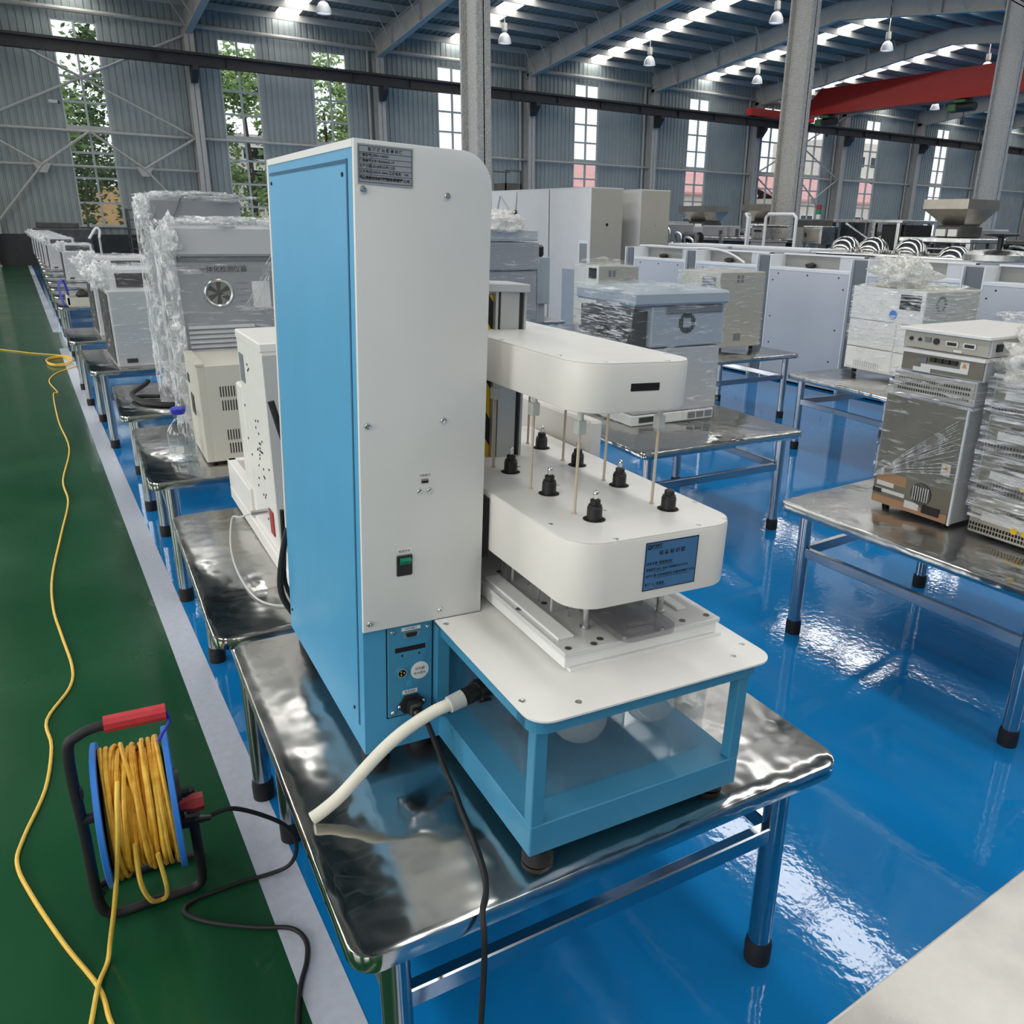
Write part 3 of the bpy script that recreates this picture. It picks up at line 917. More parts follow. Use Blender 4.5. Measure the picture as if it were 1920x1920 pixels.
# power cord down over the table edge: its own loose thing
def mw(a, bb, c): return mroot.matrix_basis @ Vector((a, bb, c))
P0 = [mw(.094, -.05, .079), mw(.100, -.058, .085), mw(.108, -.065, .063), mw(.115, -.08, .034), mw(.122, -.10, .0), Vector((.538, 1.172, .577)), Vector((.529, 1.131, .5755)), Vector((.521, 1.09, .5755)), Vector((.498, .985, .5755)), Vector((.478, .93, .5755)), Vector((.45, .889, .577)), Vector((.442, .868, .55)), Vector((.437, .862, .48)), Vector((.425, .855, .36)), Vector((.41, .845, .2)), Vector((.40, .83, .05)), Vector((.39, .78, .007)), Vector((.36, .6, .006))]
tag(B().tube(P0, .0052, 8, 5).obj('power_cord', 'rubber'), 'black power cord hanging over the near table edge from the blue tester', 'cord')
# feet
for (a, bb, z0) in ((.035, .05, -.04), (.035, .57, -.04), (.125, .05, -.036), (.125, .57, -.036), (.185, -.36, -.032), (.57, -.35, -.015), (.57, .5, -.012)):
    B().lathe([(0, z0), (.027, z0), (.028, z0+.012), (.02, -.006), (.02, 0.0), (0, .0)], (a, bb, 0), 20).obj('rubber_foot', 'rubber', mroot)
# water bath frame
b = B()
bx0, bx1, by = .153, .6035, -.386
b.box(bx0, bx1, by, .60, 0, .0594, .002)
tray = b.obj('bath_tray', 'cyan_d', mroot)
post = None
for (x, y) in ((bx0+.0, by), (bx1-.024, by), (bx1-.024, .57)):
    B().box(x, x+.024, y, y+.024, .059, .256, .0015).obj('post', 'cyan_d', mroot)
b = B()
b.box(.1395, .1635, -.02, .0035, .06, .256)
b.box(.1635, .30, .02, .045, .06, .256)
b.obj('inner_post', 'cyan_d', mroot)
rp = rrect(bx0-.01, bx1+.028, by-.012, .60, .035, 6, (1, 1, 0, 0))
rin = rrect(bx0+.004, bx1-.004, by+.012, .58, .02, 6, (1, 1, 0, 0))
b = B()
b.box(bx0-.008, bx0+.012, by+.02, .0, .238, .2655)
b.box(bx1-.004, bx1+.02, by+.02, .60, .238, .2655)
b.prism(rrect(bx0-.008, bx1+.02, by-.008, by+.05, .03, 6, (1, 1, 0, 0)), .238, .2655, 'xy')
b.obj('top_rail', 'cyan_d', mroot)
outl = []
for k in range(9):
    a = pi+pi/2*k/8
    outl.append((.1376+.04+.04*cos(a), -.4074+.04+.04*sin(a)))
for k in range(9):
    a = 1.5*pi+pi/2*k/8
    outl.append((.645-.04+.04*cos(a), -.4074+.04+.04*sin(a)))
outl += [(.645, .60), (.237, .60), (.237, -.0085), (.1376, -.0085)]
pl = B().prism(outl, .2655, .2690, 'xy').obj('top_plate', 'plate', mroot)
cs = None
for a, bb in ((.150, -.033), (.154, -.335), (.235, -.377), (.577, -.365), (.625, -.335), (.63, -.1), (.63, .2)):
    if cs is None:
        o = B().lathe([(0, .0003), (.002, .0003), (.0032, .0009), (.0058, .0009), (.006, 0)], seg=14).obj('countersunk_screw', 'satin', pl)
        cs = o.data
    else: o = link('countersunk_screw', cs, pl)
    o.location = (a, bb, .2690)
# dark interior behind the bath under the plate
B().box(.166, .60, .30, .305, .06, .256).obj('inner_wall', 'cyan_d', mroot)
# transparent tank
b = B()
for (x0, x1, y0, y1, z0, z1) in ((.205, .208, -.332, .28, .061, .255), (.552, .555, -.332, .28, .061, .255), (.208, .552, -.332, -.329, .061, .255), (.208, .552, .277, .28, .061, .255), (.208, .552, -.329, .277, .061, .064)):
    b.box(x0, x1, y0, y1, z0, z1)
tank = b.obj('bath_tank', 'tank', mroot, label='clear plastic water tank')
prof = [(.0, -.0)]+[(.05*sin(a), .05-.05*cos(a)) for a in (.25, .5, .75, 1.0, 1.3, 1.57)]+[(.051, .16), (.056, .165)]
vme = None
for i in range(4):
    for a in (.347, .512):
        if vme is None:
            o = B().lathe(prof, seg=20).obj('vessel', 'vessel', mroot, angle=180)
            vme = o.data
        else: o = link('vessel', vme, mroot)
        o.location, o.scale = (a, -.215+.163*i, .070), (1.1, 1.1, 1.05)
# drain fitting and hose
b = B()
b.cyl((.205, -.1, .158), (.178, -.112, .1575), .021, 18).cyl((.18, -.11, .1575), (.155, -.117, .1555), .017, 18)
b.cyl((.16, -.115, .156), (.128, -.119, .1515), .0135, 16)
fit = b.obj('drain_fitting', 'blackp', mroot)
for k in range(8):
    a = k*pi/4
    B().box(.181, .205, -.1105+.0205*cos(a)-.002, -.1105+.0205*cos(a)+.002, .1575+.0205*sin(a)-.002, .1575+.0205*sin(a)+.002).obj('grip_rib', 'blackp', fit)
B().cyl((.15, -.1165, .1545), (.121, -.1195, .1495), .0165, 18, .0155).obj('hose_collar', 'nut', mroot)
B().tube([(.135, -.119, .1515), (.118, -.119, .149), (.091, -.117, .141), (.049, -.113, .120), (.015, -.11, .097), (-.02, -.107, .066), (-.077, -.1, .006), (-.112, -.095, -.022), (-.13, -.094, -.0315)], .0118, 14, 6).obj('drain_hose', 'silicone', mroot, label='milky silicone hose')
# acrylic deck on the plate
b = B()
b.box(.272, .612, -.29, .33, .2692, .2755)
b.box(.262, .602, -.285, .335, .2755, .299, .0015)
deck = b.obj('acrylic_base', 'acrylic', mroot)
b = B()
b.box(.258, .604, -.291, .34, .2995, .309, .001)
b.obj('acrylic_sheet', 'acrylic_g', mroot)
B().box(.270, .303, -.247, .05, .309, .3145, .001).obj('raised_strip', 'acrylic', mroot)
B().box(.545, .566, -.235, .05, .309, .3145, .001).obj('raised_strip', 'acrylic', mroot)
hm = None
for a, bb, r in ((.273, -.277, .0062), (.323, -.281, .005), (.343, -.270, .005), (.268, -.104, .0055), (.315, .074, .006), (.527, -.272, .006), (.585, -.272, .006), (.325, -.10, .006), (.40, -.1, .006), (.45, .05, .006), (.585, -.1, .006)):
    if hm is None:
        o = B().lathe([(0, .0002), (.0035, .0002), (.0042, .0009), (.0062, .0009), (.0064, 0)], seg=14).obj('screw_hole', 'iron', deck)
        hm = o.data
    else: o = link('screw_hole', hm, deck)
    o.location = (a, bb, .309)
# smoked carrier with two holes and a hand slot
def holed(b, outer, holes, z0, z1):
    from mathutils.geometry import tessellate_polygon
    loops = [outer]+holes
    pts = [p for l in loops for p in l]
    tri = tessellate_polygon([[Vector((x, y, 0)) for x, y in l] for l in loops])
    lo = [b.bm.verts.new((x, y, z0)) for x, y in pts]
    hi = [b.bm.verts.new((x, y, z1)) for x, y in pts]
    for t in tri:
        try:
            b.bm.faces.new([lo[i] for i in t][::-1])
            b.bm.faces.new([hi[i] for i in t])
        except ValueError: pass
    k = 0
    for l in loops:
        n = len(l)
        for i in range(n): b.bm.faces.new((lo[k+i], lo[k+(i+1) % n], hi[k+(i+1) % n], hi[k+i]))
        k += n
    return b
circ = lambda x, y, r, n=20: [(x+r*cos(2*pi*k/n), y+r*sin(2*pi*k/n)) for k in range(n)]
slot = rrect(.395, .452, -.287, -.271, .0079, 5)
oc = rrect(.362, .482, -.318, -.15, .022, 6)
car = holed(B(), oc, [circ(.397, -.208, .0165), circ(.472, -.192, .0145), slot], .3162, .3285).obj('smoked_carrier', 'smoke', mroot, label='smoked acrylic carrier with hand slot')
for x, y, r in ((.397, -.208, .0165), (.472, -.192, .0145)): B().lathe([(r, -.0005), (r+.0012, 0), (r, .0005)], (x, y, .3285), 24).obj('hole_rim', 'slate', car)
for x, y in ((.38, -.17), (.465, -.17), (.38, -.29), (.465, -.29)): B().cyl((x, y, .309), (x, y, .3162), .004, 8).obj('spacer', 'satin', car)
# lower head
LH = rrect(.252, .605, -.315, .50, .062, 8, (1, 1, 0, 0))
lh = B().prism(LH, .392, .510, 'xy', .004).obj('lower_head', 'cream', mroot, label='lower rounded cream head')
B().prism(rrect(.2535, .6035, -.3135, .50, .0605, 8, (1, 1, 0, 0)), .5095, .5108, 'xy').obj('head_lid', 'plate', lh)
for a, bb in ((.27, -.20), (.335, -.305), (.515, -.30), (.585, -.29), (.597, -.19), (.40, -.17), (.57, -.15), (.40, .0), (.39, .15)):
    o = link('countersunk_screw', cs, lh)
    o.location, o.scale = (a, bb, .5106), (.8, .8, .8)
kb = ks = kr = None
for i in range(4):
    for j, a in enumerate((.347+.009, .510+.01)):
        y = -.205+.162*i
        if kb is None:
            o = B().lathe([(0, .0), (.014, 0), (.014, .022), (.0125, .024), (.0125, .027), (.0095, .028), (.0095, .036), (.006, .038), (0, .038)], seg=16).obj('knob', 'blackp', lh)
            r_ = B().lathe([(.0135, .0006), (.0205, .0006)], seg=20).obj('knob_hole', 'dark', o)
            k_ = B().lathe([(.0042, .036), (.0045, .044), (.0052, .047), (.0045, .051), (.002, .0535), (0, .054)], seg=12).obj('steel_tip', 'chrome', o)
            kb, kr, ks = o.data, r_.data, k_.data
        else:
            o = link('knob', kb, lh)
            link('knob_hole', kr, o)
            if not (i == 0 and j == 1): link('steel_tip', ks, o)
        o.location = (a-.006*i*0, y, .5108)
# asset plate
ap = B().box(.3905, .5045, -.3164, -.315, .4105, .499).obj('asset_plate', 'labelb', mroot, label='blue asset plate with black printing')
fr = B()
for (x0, x1, z0, z1) in ((.3905, .5045, .4975, .499), (.3905, .5045, .4105, .412), (.3905, .392, .4105, .499), (.503, .5045, .4105, .499)): fr.box(x0, x1, -.3168, -.3163, z0, z1)
fr.obj('plate_border', 'ink', ap)
B().lathe([(.0022, 0), (.0046, 0)], (.3985, -.3169, .4905), 18, 'y').obj('logo_ring', 'ink', ap)
B().box(.3982, .4012, -.3171, -.3167, .4890, .4902).obj('logo_bar', 'ink', ap)
text('楚天科技', .0066, TY(.4145, -.3169, .4915), 'ink', ap, thick=.0003, sx=.85)
B().box(.4045, .4245, -.3169, -.3164, .4868, .4875).obj('logo_underline', 'ink', ap)
text('设 备 标 识 牌', .0088, TY(.4475, -.3169, .4775), 'ink', ap, thick=.0002, sx=1.05)
for z, s, u0, u1 in ((.4600, '设备名称  智能溶出仪', .4135, .452), (.4485, '规格型号 ZRD-1602D 设备编号 JH-YF-021', .4105, .437), (.4365, '生产厂家 北京宏研科技仪器有限责任公司', .4135, .490), (.4210, '责 任 人  实验室', .4135, .442)):
    text(s, .0058, TY(.3945, -.3169, z), 'ink', ap, align='LEFT', thick=.0001, sx=.87 if '型号' in s else 1)
    B().box(u0, u1, -.3168, -.3164, z-.0046, z-.0041).obj('underline', 'ink', ap)
# upper head
uh = B().prism(rrect(.290, .538, -.237, .42, .062, 8, (1, 1, 0, 0)), .706, .7895, 'xy', .004).obj('upper_head', 'cream', mroot, label='upper rounded cream head')
B().prism(rrect(.2915, .5365, -.2355, .42, .0605, 8, (1, 1, 0, 0)), .789, .7902, 'xy').obj('head_lid', 'plate', uh)
B().box(.389, .448, -.2378, -.236, .7425, .7555).obj('slot', 'dark', uh)
for a, bb in ((.305, -.14), (.345, -.222), (.47, -.225), (.30, .07), (.525, -.15)):
    o = link('countersunk_screw', cs, uh)
    o.location, o.scale = (a, bb, .79), (.8, .8, .8)
# sampling rods with square nuts
rm = nm_ = None
for i in range(4):
    for a in (.338, .510):
        y = -.167+.1655*i
        if rm is None:
            o = B().cyl((0, 0, .5105), (0, 0, .706), .0028, 8).cyl((0, 0, .5108), (0, 0, .5125), .005, 10).obj('sampling_rod', 'tan', mroot)
            n_ = B().box(-.0085, .0085, -.0085, .0085, .657, .682, .0015).cyl((0, 0, .682), (0, 0, .7055), .006, 10).obj('square_nut', 'nut', o)
            rm, nm_ = o.data, n_.data
        else:
            o = link('sampling_rod', rm, mroot)
            link('square_nut', nm_, o)
        o.location = (a, y, 0)
# stirrer rods, nozzles and needles below the lower head
for (a, bb) in ((.342, -.222), (.511, -.221), (.342, .10), (.511, .10)):
    B().cyl((a, bb, .309), (a, bb, .392), .0068, 14).cyl((a, bb, .309), (a, bb, .3125), .0105, 14).obj('guide_rod', 'satin', mroot)
for i in range(4):
    B().cyl((.318, -.14+.16*i, .345), (.318, -.14+.16*i, .392), .0095, 14).cyl((.318, -.14+.16*i, .309), (.318, -.14+.16*i, .345), .0026, 6).obj('nozzle', 'nut', mroot)
    for dx, dy in ((.02, -.03), (.035, .0), (.0, .05)): B().cyl((.318+dx, -.14+.16*i+dy, .309), (.318+dx, -.14+.16*i+dy, .392), .0017, 6).obj('needle', 'satin', mroot)
# lift column
col = B().box(.3685, .3745, .237, .33, .27, .868).box(.380, .424, .236, .33, .27, .868, .001).obj('lift_column', 'alum', mroot)
B().box(.3745, .380, .242, .33, .27, .866).box(.424, .436, .245, .33, .27, .866).obj('column_slot', 'alum_d', col)
B().box(.436, .4415, .237, .33, .27, .868).obj('column_rail', 'alum', col)
B().box(.344, .4445, .228, .335, .868, .885, .002).obj('column_cap', 'lgrey', col)
hz = B().box(.332, .3675, .25, .27, .27, .86).obj('hazard_strip', 'yellow', mroot)
b = B()
for k in range(5): b.prism([(.3315, .345+k*.125), (.368, .285+k*.125), (.368, .345+k*.125), (.3315, .405+k*.125)], .2495, .2705, 'xz')
b.obj('hazard_stripe', 'blackp', hz)
# console on the far side of the heads
B().box(.622, .66, .235, .62, .27, .577, .006).obj('side_console', 'cream', mroot)
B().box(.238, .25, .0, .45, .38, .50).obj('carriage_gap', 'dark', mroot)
# cables behind the tower
hs = B().tube([(-.012, .66, .575), (.004, .655, .51), (.03, .648, .40), (.02, .645, .29), (.002, .645, .23), (-.014, .65, .13), (-.011, .65, .07), (.012, .648, .02)], .008, 8, 6).tube([(.0, .66, .3), (.002, .665, .2), (.0, .66, .1), (.03, .65, .02)], .0055, 8, 5).obj('rear_cable', 'rubber', mroot)
# white capped bits on the far edge of the tower

# ================================================================== CABLE REEL
t = thing('cable_reel', 'blue cable reel of yellow cable with red grip on the green floor', 'reel', (.03, 1.83, 0), -radians(4))
b = B()
b.tube([(.085, -.0, .524), (-.02, 0, .527), (-.085, 0, .515), (-.112, 0, .47), (-.112, 0, .25), (-.112, 0, .06), (-.085, 0, .014), (-.02, 0, .012), (.06, 0, .012), (.098, 0, .016), (.112, 0, .05), (.112, 0, .2), (.112, 0, .30)], .0118, 12, 6)
b.tube([(-.112, 0, .10), (-.112, .06, .03), (-.105, .12, .013), (.1, .12, .013), (.112, .06, .03), (.112, 0, .10)], .010, 10, 5)
fr_ = b.obj('frame', 'rubber', t, label='black bent tube frame')
B().cyl((-.035, 0, .527), (.09, 0, .524), .0195, 10).obj('grip', 'redgrip', t, label='red ribbed grip')
fl_ = None
for x in (-.068, .079):
    f = B().lathe([(.05, -.003), (.145, -.003), (.158, -.007), (.165, -.005), (.165, .005), (.158, .007), (.145, .003), (.05, .003)], (x, 0, .296), 40, 'x').obj('flange', 'reelblue', t)
B().lathe([(.0, -.07), (.05, -.07), (.05, .08), (.0, .08)], (0, 0, .296), 24, 'x').obj('drum', 'reelblue', t)
B().cyl((-.112, 0, .296), (.112, 0, .296), .012, 10).obj('axle', 'rubber', t)
# wound cable: layered turns, each a little skewed
rn = random.Random(5)
wound = B()
nturn = 17
for L, (rad, m) in enumerate(((.118, 17), (.129, 16), (.141, 12))):
    for k in range(m):
        x = -.059+.130*(k+.5)/m+rn.uniform(-.002, .002)
        sk = rn.uniform(-.006, .006)*(1+L)
        ph = rn.uniform(0, 6)
        pts = []
        for q in range(28):
            a = 2*pi*q/28
            r = rad+rn.uniform(-.0015, .0015)+.003*L*sin(a*2+ph)
            pts.append((min(.070, max(-.060, x+sk*cos(a+ph))), r*cos(a), .296+r*sin(a)))
        wound.tube(pts, .0052, 7, closed=True)
wc = wound.obj('wound_cable', 'cable_d', t, kind='stuff')
B().tube([(-.01, -.141, .30), (-.012, -.146, .2), (.0, -.13, .13), (.018, -.10, .095), (.032, -.115, .115), (.036, -.14, .17), (.03, -.144, .26)], .0052, 8, 6).obj('loose_turn', 'cable', t)
B().cyl((.084, -.02, .31), (.095, -.02, .31), .06, 24).obj('socket_face', 'blackp', t)
B().lathe([(0, .02), (.02, .02), (.022, .0), (.012, -.03), (.0, -.03)], (.118, -.09, .325), 6, 'x').obj('red_knob', 'redk', t)
B().cyl((.085, -.09, .325), (.105, -.09, .325), .008, 8).obj('knob_stem', 'blackp', t)
B().tube([(.09, .0, .525), (.094, -.005, .50), (.078, -.01, .478), (.066, -.012, .46)], .004, 6, 4).obj('blue_tie', 'cap', t)
B().box(-.105, -.098, -.012, .0, .36, .385).obj('stop_pin', 'rubber', t)
B().cyl((.086, -.06, .26), (.125, -.07, .262), .016, 10).cyl((.12, -.069, .262), (.15, -.076, .262), .010, 10, .006).obj('plug', 'blackp', t)
# cables on the floor
tag(B().tube([(.172, 1.75, .263), (.227, 1.75, .259), (.308, 1.745, .197), (.348, 1.745, .142), (.359, 1.75, .079), (.339, 1.765, .022), (.285, 1.78, .0055), (.23, 1.789, .0055), (.177, 1.79, .0055), (.121, 1.79, .0055), (.089, 1.775, .0055), (.095, 1.742, .0055), (.139, 1.692, .0055), (.222, 1.626, .0055), (.291, 1.581, .0055), (.311, 1.53, .0055), (.298, 1.473, .0055), (.266, 1.412, .0055), (.236, 1.327, .0055), (.2, 1.2, .0055), (.17, 1.0, .0055)], .0055, 8, 6).obj('appliance_cord', 'rubber'), 'black cord plugged into the reel and snaking over the white line', 'cord')
tag(B().tube([(-.085, 1.5, .006), (-.094, 1.545, .006), (-.107, 1.641, .006), (-.164, 1.807, .006), (-.223, 2.008, .006), (-.253, 2.15, .006), (-.237, 2.253, .006), (-.181, 2.449, .006), (-.157, 2.673, .006), (-.164, 2.847, .006), (-.089, 3.031, .006), (-.072, 3.191, .006), (-.093, 3.491, .006), (-.11, 3.776, .006), (-.099, 4.154, .006), (-.036, 4.748, .006), (.024, 5.308, .006), (.02, 5.786, .006), (.098, 6.617, .006), (.073, 7.564, .006), (.082, 8.763, .006), (.121, 8.883, .006), (.074, 9.511, .006), (.153, 9.977, .006), (.3, 10.27, .006), (.42, 10.5, .006)], .0052, 8, 5).obj('extension_cable', 'cable'), 'long yellow cable winding along the green walkway into the distance', 'cable')
tag(B().tube([(.0, 1.73, .44), (-.008, 1.69, .415), (-.016, 1.672, .358), (-.034, 1.687, .238), (-.051, 1.705, .14), (-.071, 1.72, .045), (-.084, 1.70, .0065), (-.106, 1.637, .014), (-.128, 1.548, .0065), (-.15, 1.45, .0065)], .0052, 8, 6).obj('cable_tail', 'cable'), 'yellow cable end dropping from the reel and crossing the other strand', 'cable')
pts = [(-.5, 12.3, .006), (-.352, 12.083, .006), (-.029, 11.599, .006), (.336, 11.154, .006)]
for k in range(15): pts.append((.22+.13*cos(k*1.3), 10.75+.35*sin(k*1.3), .006+.002*k))
tag(B().tube(pts, .0055, 6, 4).obj('cable_coil', 'cable'), 'yellow cable coiled on the floor at the end of the white line', 'cable')

# ================================================================== LEFT ROW INSTRUMENTS
# white perforated cabinet behind the tester
t = thing('white_instrument', 'white narrow cabinet with scattered black holes behind the blue tester', 'instrument', (.537, 2.40, .572), -radians(2))
B().box(0, .36, 0, .36, .03, .672, .006).obj('body', 'plate', t)
B().box(.004, .36, -.003, .003, .03, .655, .001).obj('rear_panel', 'lgrey', t)  # grey colour puts the shade of the near face into this panel
B().box(-.002, .362, -.002, .362, .662, .690, .004).obj('top_cover', 'plate', t)
B().box(-.0015, .25, .36, .46, .03, .505, .006).obj('rear_housing', 'plate', t)
b = B()
b.box(-.012, .36, -.25, .78, 0, .05, .004)
b.box(-.012, .02, .36, .78, .05, .155, .004)
b.box(-.012, .36, .75, .78, .05, .155, .004)
b.obj('base_tray', 'plate', t)
rn = random.Random(3)
hme = None
for k in range(34):
    y, z = rn.choice(((rn.uniform(.03, .33), rn.uniform(.08, .63)), (rn.uniform(.1, .2), rn.uniform(.18, .45))))
    if hme is None:
        o = B().cyl((-.001, 0, 0), (.002, 0, 0), .0045, 6).obj('hole', 'dark', t)
        hme = o.data
    else: o = link('hole', hme, t)
    o.location = (-.0005, y, z)
B().box(-.002, .0, .27, .335, .53, .62).obj('rating_plate', 'slate', t)
B().box(-.004, .001, .035, .085, .09, .17, .002).obj('rocker_switch', 'redk', t)
cn = B().cyl((-.05, .12, .15), (0, .12, .15), .009, 10).obj('connector', 'satin', t)
B().tube([(-.05, .12, .15), (-.08, .16, .13), (-.085, .30, .08), (-.11, .22, .01), (-.125, .0, .004), (-.11, -.2, .004), (-.05, -.28, .004), (.05, -.30, .004)], .003, 6, 6).obj('signal_wire', 'nut', t)
B().tube([(.06, -.005, .45), (.07, -.03, .44), (.085, -.045, .40), (.11, -.05, .36)], .012, 8, 5).obj('black_loom', 'rubber', t)
B().lathe([(0, -.004), (.028, -.004), (.03, 0)], (.065, .0, .455), 16, 'y').obj('cable_gland', 'blackp', t)
# glass bottle
t = thing('reagent_bottle', 'clear glass reagent bottle with blue cap, half full, on the steel table', 'bottle', (.484, 3.80, TH+.001))
B().lathe([(0, .003), (.05, .003), (.057, .008), (.058, .02), (.058, .125), (.055, .145), (.03, .178), (.021, .188), (.020, .218), (.023, .222)], seg=28).obj('bottle_body', 'glass', t, angle=180)
B().lathe([(0, .008), (.052, .008), (.055, .02), (.055, .10), (0, .10)], seg=24).obj('water', 'water', t)
B().lathe([(0, .212), (.025, .212), (.031, .226), (.031, .236), (.026, .241), (0, .241)], seg=20).obj('cap', 'cap', t)
B().box(-.032, -.005, -.0595, -.0555, .05, .08).obj('white_label', 'labelw', t)
# beige vented box
t = thing('beige_instrument', 'beige metal box with louvre slots beside the glass bottle', 'instrument', (.556, 3.672, TH+.012), -radians(3))
B().box(0, .36, 0, .42, 0, .42, .005).obj('body', 'beige', t)
B().box(.034, .362, -.004, 0, .004, .42, .002).obj('side_panel', 'beige', t)
B().box(-.002, .034, -.002, .42, .418, .428).obj('top_lip', 'beige', t)
s_ = None
for z0 in (.285, .225, .095, .035):
    for k in range(9):
        if s_ is None:
            o = B().box(0, .004, -.0055, -.0038, 0, .045).obj('louvre_slot', 'dark', t)
            s_ = o.data
        else: o = link('louvre_slot', s_, t)
        o.location = (.085+.011*k+(.285-z0)*.06, 0, z0)
B().box(-.003, .001, .20, .30, .17, .26, .002).obj('hinge_plate', 'blackp', t)
B().box(-.003, .001, .30, .36, .30, .34, .002).obj('latch', 'blackp', t)
for x in (.03, .33):
    for y in (.03, .39): B().cyl((x, y, -.012), (x, y, 0), .012, 10).obj('foot', 'rubber', t)
# tall wrapped cabinets
def tall_cab(lab, loc, w_, d_, h, fan, seed):
    t = thing('wrapped_cabinet', lab, 'cabinet', loc, -radians(2))
    B().box(0, w_, 0, d_, 0, h*.86, .006).obj('body', 'grey', t)
    B().box(-.01, w_+.01, -.02, d_+.01, h*.865, h, .012).obj('top_unit', 'lgrey' if fan else 'grey', t)
    B().box(.0, w_, -.006, .0, h*.845, h*.862).obj('joint', 'slate', t)
    lv = None
    n = 26 if not fan else 16
    for k in range(n):
        if lv is None:
            o = B().prism([(-.012, 0), (-.002, .013), (.001, .013), (.001, 0)], .02, (.13 if not fan else w_*.58), 'yz').obj('louvre', 'lgrey', t)
            lv = o.data
        else: o = link('louvre', lv, t)
        o.location = (0, 0, (.05+.020*k) if not fan else (.20+.022*k))
    if fan:
        z = h*.70
        f = B().lathe([(.052, -.004), (.06, -.008), (.066, -.004), (.068, 0)], (.17, 0, z), 28, 'y').obj('fan_ring', 'satin', t)
        B().lathe([(0, -.002), (.052, -.002)], (.17, 0, z), 24, 'y').obj('fan_opening', 'iron', f)
        for k in range(6):
            a = k*pi/3
            B().prism([(.17+.012*cos(a), z+.012*sin(a)), (.17+.05*cos(a-.3), z+.05*sin(a-.3)), (.17+.05*cos(a+.25), z+.05*sin(a+.25))], -.006, -.003, 'xz').obj('fan_blade', 'hop', f)
        text('一体化检测仪器', .03, TY(.20, -.004, z+.105), 'ink', t)
        for k in range(4): text('———', .018, TY(.275, -.003, z+.045-.028*k), 'ink', t)
        B().box(.32, .40, -.004, 0, z-.07, z+.05).obj('notice_plate', 'labelw', t)
        B().box(.42, w_-.02, -.003, 0, z-.08, z+.06).obj('door', 'lgrey', t)
        B().prism([(.50, z+.06), (.515, z+.06), (.535, z), (.515, z-.06), (.50, z-.06)], -.03, 0, 'xz').obj('side_handle', 'blackp', t)
    film(t, 0, w_, -.01, d_, .0, h+.004, 'film', .014, seed, 16)
    film(t, -.055, .0, -.012, d_*.7, .03, h-.02, 'film_c', .03, seed+3, 8, top=False, name='crumpled_wrap')
    if not fan: B().tube([(w_*.10, -.03, h*.70), (w_*.13, -.033, h*.82), (w_*.28, -.035, h*.95), (w_*.42, .0, h+.02), (w_*.9, .02, h+.018)], .0035, 5, 6).obj('tape_strand', 'slate', t)
    crumple(t, (w_*.55, d_*.4, h+.01), .2, (w_*2.6, d_*2.2, .14), 'film_c', seed+11, 'top_film', .9)
    crumple(t, (-.02, .02, h*.93), .06, (.8, 1, 1.4), 'film_c', seed+12, 'corner_film', .9)
    if fan:
        b = B()
        rn = random.Random(3)
        for k in range(10):
            x0 = w_*.72+rn.uniform(-.02, .03)
            b.tube([(w_*.92+rn.uniform(-.01, .01), -.032, h*.985), (x0, -.022, h*.80+rn.uniform(-.03, .03)), (w_*.55+rn.uniform(-.02, .06), -.016, h*.62+rn.uniform(-.03, .04))], rn.uniform(.0008, .0022), 4)
        b.obj('taut_film_rays', 'film_c', t, kind='stuff')
    return t
tall_cab('tall grey wrapped cabinet with a round fan grille and printed panel', (.60, 4.14, TH), .54, .36, .985, True, 1)
tall_cab('tallest grey wrapped cabinet with louvred corner, behind the fan cabinet', (.655, 5.16, TH), .46, .5, 1.115, False, 6)
tag(B().tube([(.72, 5.05, .60), (.66, 5.0, .582), (.55, 5.03, .585), (.46, 5.16, .592), (.44, 5.28, .6), (.46, 5.38, .6), (.54, 5.5, .62), (.56, 5.52, .64)], .014, 8, 6).tube([(.72, 5.02, .585), (.6, 4.98, .584), (.48, 5.1, .584), (.45, 5.26, .586), (.5, 5.3, .584), (.58, 5.26, .584)], .012, 8, 6).obj('coiled_cable', 'rubber'), 'thick black cable looped on the steel table beside the tallest cabinet', 'cable')
B_ = None
# black fronted wrapped boxes
def printer_box(lab, loc, w_, d_, h, seed, group=None):
    t = thing('wrapped_instrument', lab, 'instrument', loc, 0, group)
    B().box(0, w_, 0, d_, 0, h*.80, .008).obj('body', 'lgrey', t)
    B().box(-.006, .0, .05, d_-.05, .02, h*.76, .003).obj('front_door', 'rubber', t)
    B().prism([(.04, h*.80), (d_-.04, h*.80), (d_-.1, h), (.12, h)], .03, w_-.02, 'yz').obj('sloping_top', 'lgrey', t)
    B().prism([(.044, h*.83), (.056, h*.83), (.110, h*.965), (.098, h*.965)], .07, w_-.06, 'yz').obj('top_window', 'rubber', t)
    B().box(.06, .13, -.004, 0, .03, .06).obj('socket', 'blackp', t)
    film(t, 0, w_, 0, d_, .0, h, 'film', .016, seed, 12, flare=.02)
    crumple(t, (.02, d_*.4, h*.92), .12, (1, 1.6, .8), 'film_c', seed)
    return t
pb = printer_box('nearest black and white wrapped box with smoked top window, left row', (.485, 6.5, TH), .50, .75, .66, 2)
dup(pb, (.52, 8.3, TH), None, 'second black and white wrapped box down the left row')
o = dup(pb, (.62, 15.55, TH), None, 'third black and white wrapped box, standing alone further along the left row')
o.scale = (.9, .9, .84)
for i, (x, y) in enumerate(((.62, 18.6), (.58, 20.0), (.56, 21.35), (.54, 22.75), (.52, 24.2), (.5, 25.6))):
    nth = ['first', 'second', 'third', 'fourth', 'fifth', 'farthest'][i]
    o = dup(pb, (x-.1, y+.1, TH), None, 'pale wrapped instrument, %s in the far cluster at the end of the left row' % nth, 'far wrapped instruments')
    o.scale = (.95, .9, .86)
